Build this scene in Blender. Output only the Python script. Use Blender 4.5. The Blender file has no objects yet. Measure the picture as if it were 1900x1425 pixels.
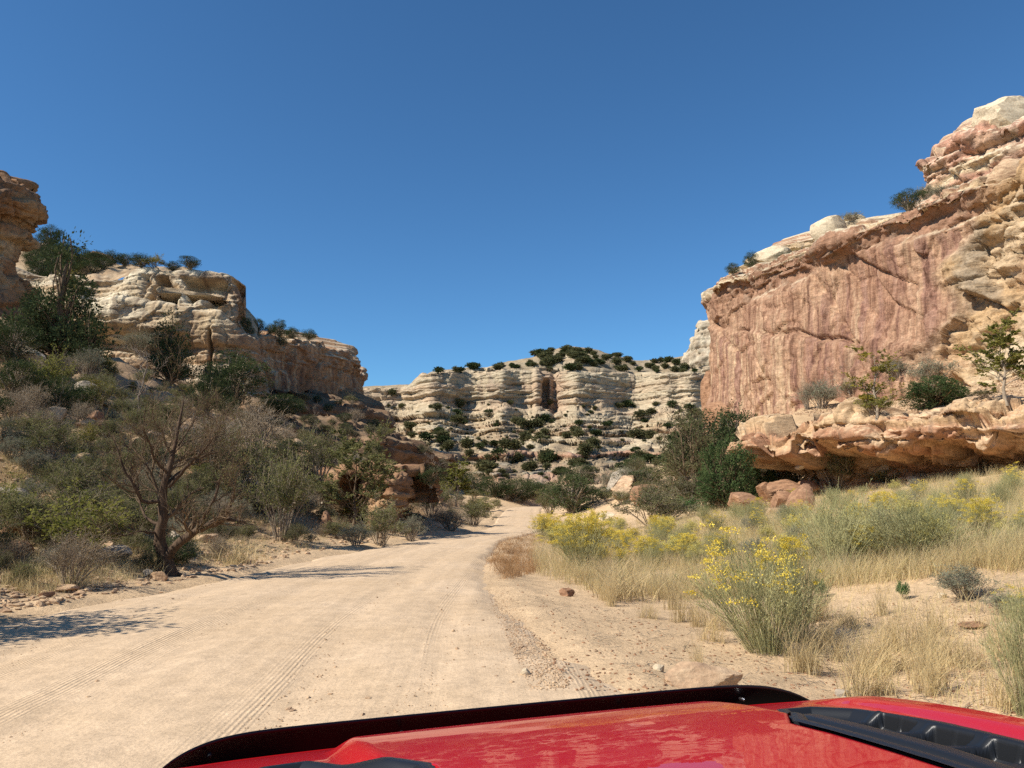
import bpy, math, random
import numpy as np
from mathutils import Vector, Matrix

random.seed(7)
PI = math.pi
SC = bpy.context.scene
COL = SC.collection

# ------------------------------------------------------------------ camera
CAM_H = 1.75
F = 1410.0
PITCH = math.radians(7.2)
CP, SP = math.cos(PITCH), math.sin(PITCH)
cam_d = bpy.data.cameras.new('camera')
cam = bpy.data.objects.new('camera', cam_d)
COL.objects.link(cam)
cam.location = (0, 0, CAM_H)
cam.rotation_euler = (PI / 2 + PITCH, 0, 0)
cam_d.sensor_width = 36
cam_d.lens = 36 * F / 1900
cam_d.clip_start = 0.05
cam_d.clip_end = 5000
SC.camera = cam


def ray(px, py):
    xr, yr = (px - 950) / F, (712.5 - py) / F
    return np.array([xr, CP - SP * yr, SP + CP * yr])


def at(px, py, Y):
    d = ray(px, py)
    return np.array([0, 0, CAM_H]) + d * (Y / d[1])


def z_at(py, Y):
    yr = (712.5 - np.asarray(py, float)) / F
    return CAM_H + Y * (SP + CP * yr) / (CP - SP * yr)


# ------------------------------------------------------------------ noise
_rg = np.random.RandomState(3)
_perm = _rg.permutation(256)
_perm = np.concatenate([_perm, _perm, _perm])
_grad = _rg.normal(size=(256, 3))
_grad /= np.linalg.norm(_grad, axis=1)[:, None]
_g0, _g1, _g2 = (np.ascontiguousarray(_grad[:, i]) for i in range(3))


def noise(x, y=0.0, z=0.0):
    x, y, z = np.broadcast_arrays(np.asarray(x, float), np.asarray(y, float), np.asarray(z, float))
    xi, yi, zi = np.floor(x).astype(int), np.floor(y).astype(int), np.floor(z).astype(int)
    xf, yf, zf = x - xi, y - yi, z - zi
    xi &= 255; yi &= 255; zi &= 255
    u = xf * xf * xf * (xf * (xf * 6 - 15) + 10)
    v = yf * yf * yf * (yf * (yf * 6 - 15) + 10)
    w = zf * zf * zf * (zf * (zf * 6 - 15) + 10)
    def g(a, b, c):
        h = _perm[_perm[_perm[xi + a] + yi + b] + zi + c]
        return _g0[h] * (xf - a) + _g1[h] * (yf - b) + _g2[h] * (zf - c)
    x00 = g(0, 0, 0) * (1 - u) + g(1, 0, 0) * u
    x10 = g(0, 1, 0) * (1 - u) + g(1, 1, 0) * u
    x01 = g(0, 0, 1) * (1 - u) + g(1, 0, 1) * u
    x11 = g(0, 1, 1) * (1 - u) + g(1, 1, 1) * u
    return 1.6 * ((x00 * (1 - v) + x10 * v) * (1 - w) + (x01 * (1 - v) + x11 * v) * w)


def fbm(x, y=0.0, z=0.0, o=4, gain=.5):
    s, a, f = 0, 1, 1.0
    for i in range(o):
        s = s + a * noise(np.asarray(x) * f + 17.3 * i, np.asarray(y) * f + 5.1 * i, np.asarray(z) * f)
        a *= gain; f *= 2.03
    return s


def h1(*k):
    n = np.zeros(np.broadcast(*k).shape, dtype=np.int64) + 1013
    for i, a in enumerate(k):
        n = (n * 7919 + np.asarray(a).astype(np.int64) * (104729 + 31 * i)) & 0x7fffffff
        n = (n ^ (n >> 13)) * 1274126 + 977 & 0x7fffffff
        n = n ^ (n >> 11)
    return (n & 0xffff) / 65535.0


def sstep(a, b, x):
    t = np.clip((np.asarray(x, float) - a) / (b - a), 0, 1)
    return t * t * (3 - 2 * t)


def lerp(a, b, t):
    return a + (b - a) * t


# ------------------------------------------------------------------ mesh helpers
def mesh_obj(name, V, faces, mat, parent=None, smooth=True, col=None, attr=None):
    V = np.ascontiguousarray(V, dtype=np.float32).reshape(-1, 3)
    faces = [f for f in faces if len(f)]
    m = bpy.data.meshes.new(name)
    m.vertices.add(len(V)); m.vertices.foreach_set('co', V.ravel())
    li = np.concatenate([np.asarray(f, dtype=np.int32).ravel() for f in faces])
    sizes = np.concatenate([np.full(len(f), len(f[0]), dtype=np.int32) for f in faces])
    starts = np.concatenate([[0], np.cumsum(sizes)[:-1]]).astype(np.int32)
    m.loops.add(len(li)); m.loops.foreach_set('vertex_index', li)
    m.polygons.add(len(sizes)); m.polygons.foreach_set('loop_start', starts)
    m.polygons.foreach_set('loop_total', sizes)
    m.polygons.foreach_set('use_smooth', np.full(len(sizes), smooth, dtype=bool))
    if col is not None:
        a = m.color_attributes.new('Col', 'FLOAT_COLOR', 'POINT')
        cc = np.asarray(col); c = np.zeros((len(V), 4), dtype=np.float32); c[:, :cc.shape[-1]] = cc.reshape(len(V), -1)
        a.data.foreach_set('color', c.ravel())
    if attr is not None:
        a = m.attributes.new('rnd', 'FLOAT', 'POINT')
        a.data.foreach_set('value', np.asarray(attr, dtype=np.float32).ravel())
    m.update(calc_edges=True)
    m.validate()
    if mat is not None:
        m.materials.append(mat)
    o = bpy.data.objects.new(name, m)
    COL.objects.link(o)
    if parent is not None:
        o.parent = parent
    return o


def grid_faces(n, m, off=0, flip=False, wrap=False):
    a = np.arange(n * m).reshape(n, m)
    if wrap:
        a = np.concatenate([a, a[:, :1]], axis=1)
    q = np.stack([a[:-1, :-1], a[1:, :-1], a[1:, 1:], a[:-1, 1:]], -1).reshape(-1, 4) + off
    return q[:, ::-1] if flip else q


class MB:
    def __init__(s):
        s.V = []; s.F = []; s.n = 0; s.A = []
    def add(s, V, F, a=0.0):
        V = np.asarray(V, float).reshape(-1, 3)
        s.V.append(V)
        for f in (F if isinstance(F, list) else [F]):
            if len(f):
                s.F.append(np.asarray(f) + s.n)
        s.n += len(V)
        s.A.append(np.broadcast_to(np.asarray(a, float), (len(V),)))
    def build(s, name, mat, parent=None, smooth=True):
        t = [f for f in s.F if f.shape[1] == 3]; q = [f for f in s.F if f.shape[1] == 4]
        fs = []
        if t: fs.append(np.concatenate(t))
        if q: fs.append(np.concatenate(q))
        return mesh_obj(name, np.concatenate(s.V), fs, mat, parent, smooth, attr=np.concatenate(s.A))


def tubes(P, R, sides=4):
    """P (N,K,3), R (N,K) -> verts, quads of N tapered tubes"""
    N, K, _ = P.shape
    T = np.gradient(P, axis=1)
    T /= np.linalg.norm(T, axis=2, keepdims=True) + 1e-9
    ref = np.where(np.abs(T[:, :1, 2:3]) > .8, np.array([1., .1, 0]), np.array([0, .1, 1.]))
    U = np.cross(T, np.broadcast_to(ref, T.shape)); U /= np.linalg.norm(U, axis=2, keepdims=True) + 1e-9
    W = np.cross(T, U)
    an = np.arange(sides) * 2 * PI / sides
    V = P[:, :, None] + R[:, :, None, None] * (np.cos(an)[None, None, :, None] * U[:, :, None] + np.sin(an)[None, None, :, None] * W[:, :, None])
    a = np.arange(N * K * sides).reshape(N, K, sides)
    b = np.roll(a, -1, axis=2)
    q = np.stack([a[:, :-1], b[:, :-1], b[:, 1:], a[:, 1:]], -1).reshape(-1, 4)
    return V.reshape(-1, 3), q


def unit(v):
    return v / (np.linalg.norm(v, axis=-1, keepdims=True) + 1e-9)


def leaves(C, A, L, W, rng, droop=0.0):
    """diamond leaf quads at C along A (n,3), lengths L, widths W"""
    n = len(C)
    A = unit(A)
    r = unit(rng.normal(size=(n, 3)))
    B = unit(np.cross(A, r))
    L = np.broadcast_to(L, (n,))[:, None]; W = np.broadcast_to(W, (n,))[:, None]
    p0 = C; p2 = C + A * L
    m = C + A * L * .5
    V = np.stack([p0, m + B * W * .5, p2, m - B * W * .5], 1)
    q = np.arange(n * 4).reshape(n, 4)
    return V.reshape(-1, 3), q


def at_line(P, t):
    """sample polylines P (N,K,3) at t (N,) in 0..1 -> pos, tangent"""
    K = P.shape[1]
    x = np.clip(t, 0, .9999) * (K - 1); i = x.astype(int); f = (x - i)[:, None]
    r = np.arange(len(P))
    a, b = P[r, i], P[r, i + 1]
    return a + (b - a) * f, unit(b - a)


def sprout(P, R, n, rng, t0=.25, t1=1.0, length=.5, spread=.8, up=.2, K=5, wander=.12, rf=.6, tipf=.35, jit=.4):
    """n children on each polyline"""
    idx = np.repeat(np.arange(len(P)), n)
    t = rng.uniform(t0, t1, len(idx))
    pos, tan = at_line(P[idx], t)
    pr = unit(np.cross(tan, unit(rng.normal(size=tan.shape))))
    sp = spread * rng.uniform(.6, 1.3, len(idx))[:, None]
    d = tan * np.cos(sp) + pr * np.sin(sp) + np.array([0, 0, up])
    d = unit(d)
    plen = np.linalg.norm(P[idx][:, -1] - P[idx][:, 0], axis=1)
    L = length * plen * rng.uniform(1 - jit, 1 + jit, len(idx)) * (1.15 - .5 * t)
    lin = np.linspace(0, 1, K)[None, :, None]
    w = np.cumsum(rng.normal(size=(len(idx), K, 3)) * wander / K ** .5, axis=1)
    w -= w[:, :1]
    Q = pos[:, None] + (d[:, None] * lin + w) * L[:, None, None]
    x = t * (R.shape[1] - 1); i = np.minimum(x.astype(int), R.shape[1] - 2); f = x - i
    r0 = (R[idx, i] * (1 - f) + R[idx, i + 1] * f) * rf
    RR = r0[:, None] * np.linspace(1, tipf, K)[None]
    return Q, RR


def resample(pts, K):
    pts = np.asarray(pts, float)
    d = np.concatenate([[0], np.cumsum(np.linalg.norm(np.diff(pts, axis=0), axis=1))])
    t = np.linspace(0, d[-1], K)
    return np.stack([np.interp(t, d, pts[:, i]) for i in range(pts.shape[1])], 1)


# ------------------------------------------------------------------ tagging
def tag(o, label=None, cat=None, group=None, kind=None):
    if label: o['label'] = label
    if cat: o['category'] = cat
    if group: o['group'] = group
    if kind: o['kind'] = kind
    return o


def empty(name, loc=(0, 0, 0), rz=0):
    o = bpy.data.objects.new(name, None)
    COL.objects.link(o)
    o.empty_display_size = .2
    o.location = loc; o.rotation_euler = (0, 0, rz)
    return o


# ------------------------------------------------------------------ materials
def new_mat(name):
    m = bpy.data.materials.new(name); m.use_nodes = True
    nt = m.node_tree; nt.nodes.clear()
    out = nt.nodes.new('ShaderNodeOutputMaterial')
    return m, nt, out


def N(nt, t, **kw):
    n = nt.nodes.new(t)
    for k, v in kw.items():
        if k == 'inp':
            for a, b in v.items():
                n.inputs[a].default_value = b
        else:
            setattr(n, k, v)
    return n


def noise_node(nt, vec, scale, detail=4, rough=.55, dist=0):
    n = N(nt, 'ShaderNodeTexNoise', inp={'Scale': scale, 'Detail': detail, 'Roughness': rough, 'Distortion': dist})
    nt.links.new(vec, n.inputs['Vector'])
    return n.outputs['Fac']


def ramp(nt, fac, stops):
    r = N(nt, 'ShaderNodeValToRGB')
    e = r.color_ramp.elements
    while len(e) < len(stops): e.new(.5)
    for i, (p, c) in enumerate(stops):
        e[i].position = p; e[i].color = (c, c, c, 1) if isinstance(c, (int, float)) else (*c, 1)
    nt.links.new(fac, r.inputs['Fac'])
    return r.outputs['Color']


def mix(nt, fac, a, b, mode='MIX'):
    n = N(nt, 'ShaderNodeMix', data_type='RGBA', blend_type=mode)
    for s, v in ((0, fac), (6, a), (7, b)):
        if isinstance(v, (int, float)): n.inputs[s].default_value = v
        elif isinstance(v, tuple): n.inputs[s].default_value = (*v, 1)
        else: nt.links.new(v, n.inputs[s])
    return n.outputs[2]


def math_n(nt, op, a, b=None):
    n = N(nt, 'ShaderNodeMath', operation=op)
    for i, v in enumerate((a, b)):
        if v is None: continue
        if isinstance(v, (int, float)): n.inputs[i].default_value = v
        else: nt.links.new(v, n.inputs[i])
    return n.outputs[0]


def principled(nt, out, color, rough=.9, spec=.2, normal=None):
    p = N(nt, 'ShaderNodeBsdfPrincipled', inp={'Roughness': rough, 'Specular IOR Level': spec})
    if isinstance(color, tuple): p.inputs['Base Color'].default_value = (*color, 1)
    else: nt.links.new(color, p.inputs['Base Color'])
    if normal is not None: nt.links.new(normal, p.inputs['Normal'])
    nt.links.new(p.outputs[0], out.inputs[0])
    return p


def bump(nt, h, strength=.5, dist=.1, normal=None):
    b = N(nt, 'ShaderNodeBump', inp={'Strength': strength, 'Distance': dist})
    nt.links.new(h, b.inputs['Height'])
    if normal is not None: nt.links.new(normal, b.inputs['Normal'])
    return b.outputs[0]


def rock_attr_mat(name, fine=3.0, bdist=.15, bstr=.7, contrast=.35, streak=0.0):
    """rock whose bed and varnish colours are stored per vertex; grain comes from noise"""
    m, nt, out = new_mat(name)
    tc = N(nt, 'ShaderNodeTexCoord').outputs['Object']
    at_ = N(nt, 'ShaderNodeVertexColor', layer_name='Col').outputs[0]
    mp = N(nt, 'ShaderNodeMapping', inp={'Scale': (1, 1, 3.2)})
    nt.links.new(tc, mp.inputs[0])
    n1 = noise_node(nt, mp.outputs[0], fine * .35, 8, .62)
    n2 = noise_node(nt, tc, fine * 2.2, 6, .65)
    g = ramp(nt, n1, [(.3, 1 - contrast), (.7, 1 + contrast * .6)])
    c = mix(nt, 1.0, at_, g, 'MULTIPLY')
    g2 = ramp(nt, n2, [(.32, .72), (.62, 1.1)])
    c = mix(nt, 1.0, c, g2, 'MULTIPLY')
    hh = math_n(nt, 'ADD', math_n(nt, 'MULTIPLY', n1, 1.0), math_n(nt, 'MULTIPLY', n2, .4))
    if streak:
        al = nt.nodes[at_.node.name].outputs[1]
        ms = N(nt, 'ShaderNodeMapping', inp={'Scale': (2.1, 2.1, .04), 'Rotation': (0, math.radians(-1.6), 0)})
        nt.links.new(tc, ms.inputs[0])
        s1 = noise_node(nt, ms.outputs[0], 1.0, 7, .68, .15)
        sc_ = ramp(nt, s1, [(.33, (.42, .37, .37)), (.43, (.72, .67, .67)), (.49, (1, 1, 1)), (.56, (1.08, 1.1, 1.1)), (.66, (1.4, 1.55, 1.6))])
        c = mix(nt, math_n(nt, 'MULTIPLY', al, streak), c, mix(nt, 1.0, c, sc_, 'MULTIPLY'))
    principled(nt, out, c, .95, .1, bump(nt, hh, bstr, bdist))
    return m


def rock_mat(name, c1, c2, c3, scale=2.0, bd=.05):
    m, nt, out = new_mat(name)
    tc = N(nt, 'ShaderNodeTexCoord').outputs['Object']
    mp = N(nt, 'ShaderNodeMapping', inp={'Scale': (1, 1, 3)})
    nt.links.new(tc, mp.inputs[0])
    n1 = noise_node(nt, mp.outputs[0], scale, 8, .65)
    n2 = noise_node(nt, tc, scale * 6, 6, .65)
    c = ramp(nt, n1, [(.32, c3), (.48, c2), (.66, c1)])
    c = mix(nt, 1.0, c, ramp(nt, n2, [(.3, .7), (.65, 1.12)]), 'MULTIPLY')
    hh = math_n(nt, 'ADD', n1, math_n(nt, 'MULTIPLY', n2, .35))
    principled(nt, out, c, .95, .1, bump(nt, hh, .8, bd))
    return m


def leaf_mat(name, c1, c2, trans=.25, scale=1.6, obj_var=.25, c3=None):
    m, nt, out = new_mat(name)
    tc = N(nt, 'ShaderNodeTexCoord').outputs['Object']
    n = noise_node(nt, tc, scale, 3, .6)
    c = ramp(nt, n, [(.36, c1), (.64, c2)])
    rn = N(nt, 'ShaderNodeAttribute', attribute_name='rnd').outputs['Fac']
    if c3 is not None:
        c = mix(nt, ramp(nt, rn, [(.6, 0.0), (.95, 1.0)]), c, c3)
    v = math_n(nt, 'ADD', math_n(nt, 'MULTIPLY', rn, .7), .62)
    oi = N(nt, 'ShaderNodeObjectInfo').outputs['Random']
    v = math_n(nt, 'MULTIPLY', v, math_n(nt, 'ADD', math_n(nt, 'MULTIPLY', oi, obj_var), 1 - obj_var / 2))
    vm = N(nt, 'ShaderNodeVectorMath', operation='SCALE')
    nt.links.new(c, vm.inputs[0]); nt.links.new(v, vm.inputs['Scale'])
    d = N(nt, 'ShaderNodeBsdfDiffuse', inp={'Roughness': .8})
    nt.links.new(vm.outputs[0], d.inputs[0])
    t = N(nt, 'ShaderNodeBsdfTranslucent')
    nt.links.new(vm.outputs[0], t.inputs[0])
    mx = N(nt, 'ShaderNodeMixShader', inp={0: trans})
    nt.links.new(d.outputs[0], mx.inputs[1]); nt.links.new(t.outputs[0], mx.inputs[2])
    nt.links.new(mx.outputs[0], out.inputs[0])
    return m


def bark_mat(name, c1, c2):
    m, nt, out = new_mat(name)
    tc = N(nt, 'ShaderNodeTexCoord').outputs['Object']
    mp = N(nt, 'ShaderNodeMapping', inp={'Scale': (9, 9, 2.0)})
    nt.links.new(tc, mp.inputs[0])
    n = noise_node(nt, mp.outputs[0], 3, 5, .65)
    c = ramp(nt, n, [(.34, c1), (.66, c2)])
    principled(nt, out, c, .95, .1, bump(nt, n, .9, .03))
    return m


M = {}
M['cliff'] = rock_attr_mat('sandstone_cliff', 2.6, .16, .9, .32, 1.0)
M['far_cliff'] = rock_attr_mat('distant_sandstone', 1.1, .5, .8, .35)
M['near_ledge'] = rock_attr_mat('ledge_sandstone', 5.0, .07, .8, .32)
M['rock_tan'] = rock_mat('tan_rock', (.56, .41, .26), (.46, .31, .19), (.30, .19, .12))
M['rock_red'] = rock_mat('red_brown_rock', (.40, .24, .14), (.30, .165, .095), (.17, .10, .06))
M['rock_pale'] = rock_mat('pale_cream_rock', (.68, .57, .40), (.58, .47, .32), (.40, .31, .21), 1.2)
M['rock_grey'] = rock_mat('grey_buff_rock', (.50, .43, .33), (.40, .33, .25), (.25, .20, .15), 1.6)

M['juniper'] = leaf_mat('juniper_scale_leaves', (.042, .062, .026), (.115, .138, .058), .15, 1.4)
M['juniper_bright'] = leaf_mat('columnar_juniper_leaves', (.045, .075, .028), (.115, .155, .058), .2, 2.0)
M['pinyon'] = leaf_mat('pinyon_needles', (.044, .064, .028), (.12, .14, .06), .15, 1.2)
M['olive'] = leaf_mat('olive_shrub_leaves', (.158, .158, .060), (.290, .280, .115), .3, 1.5)
M['olive_dark'] = leaf_mat('dark_shrub_leaves', (.095, .10, .046), (.20, .19, .09), .25, 1.5)
M['sage'] = leaf_mat('sagebrush_leaves', (.20, .21, .14), (.36, .36, .25), .25, 2.0)
M['yellow_leaf'] = leaf_mat('autumn_leaves', (.17, .16, .035), (.36, .30, .06), .35, 1.5)
M['yellow_green'] = leaf_mat('yellow_green_leaves', (.20, .205, .05), (.36, .34, .09), .35, 1.5)
M['green_fresh'] = leaf_mat('fresh_green_leaves', (.07, .15, .045), (.13, .24, .075), .3, 2.0)
M['brown_twig'] = leaf_mat('dry_brown_leaves', (.30, .215, .115), (.48, .36, .20), .2, 1.5)
M['rabbit_stem'] = leaf_mat('rabbitbrush_stems', (.36, .355, .165), (.58, .54, .29), .3, 1.2)
M['flower'] = leaf_mat('rabbitbrush_flowers', (.66, .50, .05), (.84, .70, .16), .3, 4.0)
M['flower_pale'] = leaf_mat('pale_rabbitbrush_flowers', (.60, .52, .14), (.80, .72, .30), .3, 4.0)
M['dry_grass'] = leaf_mat('dry_grass_blades', (.68, .53, .28), (.84, .70, .43), .45, .6, .1, (.42, .38, .18))
M['green_grass'] = leaf_mat('green_grey_grass_blades', (.44, .42, .21), (.64, .58, .33), .42, .6, .1, (.74, .62, .34))
M['rust_grass'] = leaf_mat('rusty_ground_weed', (.34, .19, .09), (.50, .31, .15), .3, 1.0)
M['bark'] = bark_mat('dark_bark', (.09, .062, .04), (.23, .16, .10))
M['bark_grey'] = bark_mat('grey_bark', (.20, .16, .115), (.42, .34, .25))
M['bark_red'] = bark_mat('reddish_bark', (.045, .031, .021), (.15, .10, .066))
M['dead'] = bark_mat('weathered_dead_wood', (.12, .09, .07), (.34, .28, .22))


# ------------------------------------------------------------------ terrain
_ty = np.arange(-90, 260, .25)


def _table(ys, vs, sm=8):
    t = np.interp(_ty, ys, vs)
    k = int(sm / .25) | 1
    w = np.hanning(k + 2)[1:-1]; w /= w.sum()
    return np.convolve(np.pad(t, k // 2, mode='edge'), w, 'valid')


_yl = [-90, -30, 0, 6, 9.8, 14.9, 21.8, 31.4, 38, 47, 61, 85, 98, 110, 150]
_L = _table(_yl, [-9.5, -8.2, -7.6, -7.0, -6.6, -5.8, -5.4, -4.0, -2.3, -1.3, -1.2, -.5, 3.0, 10, 40], 5)
_R = _table(_yl, [1.0, 1.4, 1.8, 1.0, .05, -.6, -.7, -.5, .8, 2.2, 2.3, 3.2, 8.0, 16, 46], 5)
_Z = _table([-90, 0, 8, 44, 60, 90, 106, 125, 150, 260], [.3, 0, 0, -1.08, -1.30, -1.35, -2.2, -2.6, -2.8, -2.8], 10)
_FL = _table([-90, 0, 8, 44, 60, 90, 118, 140, 260], [.3, 0, 0, -1.08, -1.30, -1.2, .6, 1.0, 0], 10)


_T = _table([-90, -30, 0, 6, 9.8, 14.9, 21.8, 31.4, 38, 47, 61, 80, 98, 112, 130, 150, 180, 250], [-9.5, -8.2, -7.6, -7.0, -6.6, -5.8, -5.4, -4.0, -2.3, -1.3, -1.2, -2.0, -5.5, -9.5, -14, -20, -28, -30], 5)


def rl(y): return np.interp(y, _ty, _L)
def rr(y): return np.interp(y, _ty, _R)
def rz(y): return np.interp(y, _ty, _Z)


RIGHT_PLAN = np.array([(37, 106), (28, 100), (24.3, 95), (24.3, 90), (27.2, 77), (31.5, 61), (36.5, 48), (44, 36), (56, 24), (70, 8), (84, -14)], float)
LEDGE_PLAN = np.array([(17, 53), (14.2, 48.5), (15.0, 45), (18.2, 39.2), (21.4, 34.6), (23.2, 31.0), (27.5, 26.5), (34, 21), (48, 12)], float)


def seg_dist(x, y, plan):
    """distance to polyline and signed side (positive to the left of travel)"""
    best = np.full(np.shape(x), 1e9); side = np.zeros(np.shape(x))
    for (ax, ay), (bx, by) in zip(plan[:-1], plan[1:]):
        dx, dy = bx - ax, by - ay; L2 = dx * dx + dy * dy
        t = np.clip(((x - ax) * dx + (y - ay) * dy) / L2, 0, 1)
        d = np.hypot(x - ax - t * dx, y - ay - t * dy)
        s = dx * (y - ay) - dy * (x - ax)
        m = d < best
        best = np.where(m, d, best); side = np.where(m, np.sign(s), side)
    return best, side


def H(x, y):
    x = np.asarray(x, float); y = np.asarray(y, float)
    l = rl(y) - x; r = x - rr(y)
    road = rz(y)
    inroad = np.minimum(l, r)                        # negative inside
    floor = np.interp(y, _ty, _FL)
    base = lerp(road, floor, sstep(.5, 8, np.maximum(l, r)))
    lh = np.interp(y, _ty, _T) - x
    lp = np.maximum(lh - .5, 0)
    lz = .20 * np.minimum(lp, 3) + .40 * np.maximum(lp - 3, 0)
    lz = np.where(lz > 13, 13 + 7 * (1 - np.exp(-(lz - 13) / 7)), lz)
    lz *= sstep(-70, -10, y) * .75 + .25
    amp = sstep(.4, 9, lh)
    rg_ = np.abs(noise(x * .22, y * .22, 6.6)) + .5 * np.abs(noise(x * .5, y * .5, 3.6))
    bumpy = amp * (.5 - .9 * rg_ + .12 * fbm(x * 1.3, y * 1.3, 3, 3) + 1.0 * fbm(x * .11 + 3, y * .11, .3, 4) + .25 * noise(x * .6, y * .6, 2.2)) * sstep(200, 120, np.hypot(x, y))
    rp = np.maximum(r - 2.5, 0)
    rzv = .145 * rp * sstep(0, 6, rp)
    rzv = np.minimum(rzv, 3.6)
    berm = .09 * np.exp(-((r - .45) / .35) ** 2) * (1 + .6 * noise(x * 1.3, y * 1.3, 8))
    berm += .12 * np.exp(-((l - .5) / .4) ** 2) * (1 + .9 * noise(x * .9, y * .9, 4))
    z = base + np.maximum(lz + bumpy * .9, 0) * (l > 0) + rzv * (r > 0) + berm
    z += .10 * fbm(x * .35, y * .35, 5.5, 3) * sstep(.3, 3, r) + .03 * noise(x * 2.2, y * 2.2, 1) * sstep(.2, 1.0, np.maximum(l, r))
    # ledge step and talus under the right cliff
    dl, sl = seg_dist(x, y, LEDGE_PLAN)
    dc, scx = seg_dist(x, y, RIGHT_PLAN)
    behind = np.where(sl > 0, dl, -dl)
    behindc = np.where(scx > 0, dc, -dc)
    back = 4.8 + .27 * np.maximum(behind - 3, 0) + .3 * fbm(x * .2, y * .2, 9, 3)
    back = np.minimum(back, lerp(10.4, 8.4, sstep(58, 82, y)))
    talus = 7.6 - .36 * np.maximum(-behindc, 0) + .35 * fbm(x * .16, y * .16, 7, 3)
    talus = np.minimum(talus, -1.2 + .42 * np.maximum(r - 2, 0) + .3 * fbm(x * .2, y * .2, 3))
    z = np.where((r > 1) & (y > 36), np.maximum(z, np.where(behind < -.5, np.minimum(talus, lerp(20, 2.0, sstep(54, 50, y))), -9)), z)
    k = sstep(4.9, 5.6, behind)
    z = lerp(z, np.maximum(back, z), k * (r > 1))
    z = np.where((behindc > 0), np.minimum(np.maximum(z, 8), 10.4), z)
    # under the dirt road the ground sits a little lower than the road sheet
    z = z - .07 * sstep(-.15, -.7, inroad) * (y < 112)
    return z


def sinh_axis(a, b, n, c, k):
    t = np.linspace(0, 1, n)
    lo, hi = np.arcsinh((a - c) / k), np.arcsinh((b - c) / k)
    return c + k * np.sinh(lerp(lo, hi, t))


gx = sinh_axis(-900, 900, 560, 2, 16)
gy = np.concatenate([sinh_axis(-300, 4, 70, 4, 10)[:-1], sinh_axis(4, 900, 470, 4, 14)])
X, Y = np.meshgrid(gx, gy, indexing='ij')
ZG = H(X, Y)
far = np.hypot(X, Y)
ZG = lerp(ZG, np.minimum(ZG, 0), sstep(260, 420, far))


def Hq(x, y):
    """height of the finished ground sheet"""
    x = np.asarray(x, float); y = np.asarray(y, float)
    i = np.clip(np.searchsorted(gx, x) - 1, 0, len(gx) - 2); j = np.clip(np.searchsorted(gy, y) - 1, 0, len(gy) - 2)
    u = (x - gx[i]) / (gx[i + 1] - gx[i]); v = (y - gy[j]) / (gy[j + 1] - gy[j])
    return (ZG[i, j] * (1 - u) + ZG[i + 1, j] * u) * (1 - v) + (ZG[i, j + 1] * (1 - u) + ZG[i + 1, j + 1] * u) * v


def sand_mat():
    m, nt, out = new_mat('sand_and_soil')
    geo = N(nt, 'ShaderNodeNewGeometry')
    tc = N(nt, 'ShaderNodeTexCoord').outputs['Object']
    n1 = noise_node(nt, tc, .35, 6, .6)
    n2 = noise_node(nt, tc, 3.0, 8, .65)
    n3 = noise_node(nt, tc, 22, 5, .7)
    at_ = N(nt, 'ShaderNodeVertexColor', layer_name='Col').outputs[0]
    g = ramp(nt, n1, [(.3, .80), (.7, 1.12)])
    c = mix(nt, 1.0, at_, g, 'MULTIPLY')
    c = mix(nt, 1.0, c, ramp(nt, n2, [(.3, .80), (.65, 1.1)]), 'MULTIPLY')
    c = mix(nt, 1.0, c, ramp(nt, n3, [(.3, .72), (.55, 1.05)]), 'MULTIPLY')
    hh = math_n(nt, 'ADD', math_n(nt, 'MULTIPLY', n2, 1.0), math_n(nt, 'MULTIPLY', n3, .35))
    principled(nt, out, c, .95, .1, bump(nt, hh, .7, .08))
    return m


sand = np.array([.58, .41, .245]); soil = np.array([.37, .245, .14]); talusc = np.array([.50, .345, .20])
lmask = sstep(1.0, 4.0, np.interp(Y, _ty, _T) - X)[..., None]
gcol = sand + (soil - sand) * lmask
dl, sl = seg_dist(X, Y, LEDGE_PLAN)
gcol = lerp(gcol, talusc, (sstep(0, 2, np.where(sl > 0, dl, -dl)) * (X > 5))[..., None])
patch = sstep(.05, .5, fbm(X * .13, Y * .13, 3.3, 3))[..., None]
gcol = lerp(gcol, np.array([.50, .36, .22]), patch * .5 * lmask)
ground = mesh_obj('ground', np.stack([X, Y, ZG], -1), [grid_faces(len(gx), len(gy))], sand_mat(), col=gcol)
tag(ground, kind='structure', label='sandy canyon floor rising to brown slopes on both sides', cat='ground')

# ---- road sheet with shallow wheel ruts
ry = np.concatenate([np.arange(-60, 2, .6), 2 + np.cumsum(np.linspace(.04, .45, 420))])
ry = ry[ry < 118]
ru = np.linspace(-.07, 1.07, 150)
U, RY = np.meshgrid(ru, ry, indexing='ij')
XL, XR = rl(RY), rr(RY)
RX = lerp(XL, XR, U)
w_off = (U - .5) * (XR - XL)
wob = .25 * noise(RY * .05, 3.3)
rut = np.zeros_like(RX)
for c0, a0, w0 in ((-1.9, .022, .28), (-.35, .018, .30), (1.15, .020, .26), (2.35, .018, .22), (-2.7, .012, .3)):
    rut -= a0 * np.exp(-((w_off - c0 - wob) / w0) ** 2)
crown = .03 * (1 - (2 * U - 1) ** 2)
RZ = rz(RY) + rut + crown + .012 * fbm(RX * .9, RY * .5, 4.4, 3) + .005 * noise(RX * 5, RY * 2.5, 1.1)
edge = .05 * noise(RY * .55, 2.2) + .03 * noise(RY * 1.9, 6.2)
RZ += .03 - .12 * sstep(.06, -.06, U + edge) - .12 * sstep(.94, 1.06, U + edge)


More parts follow.
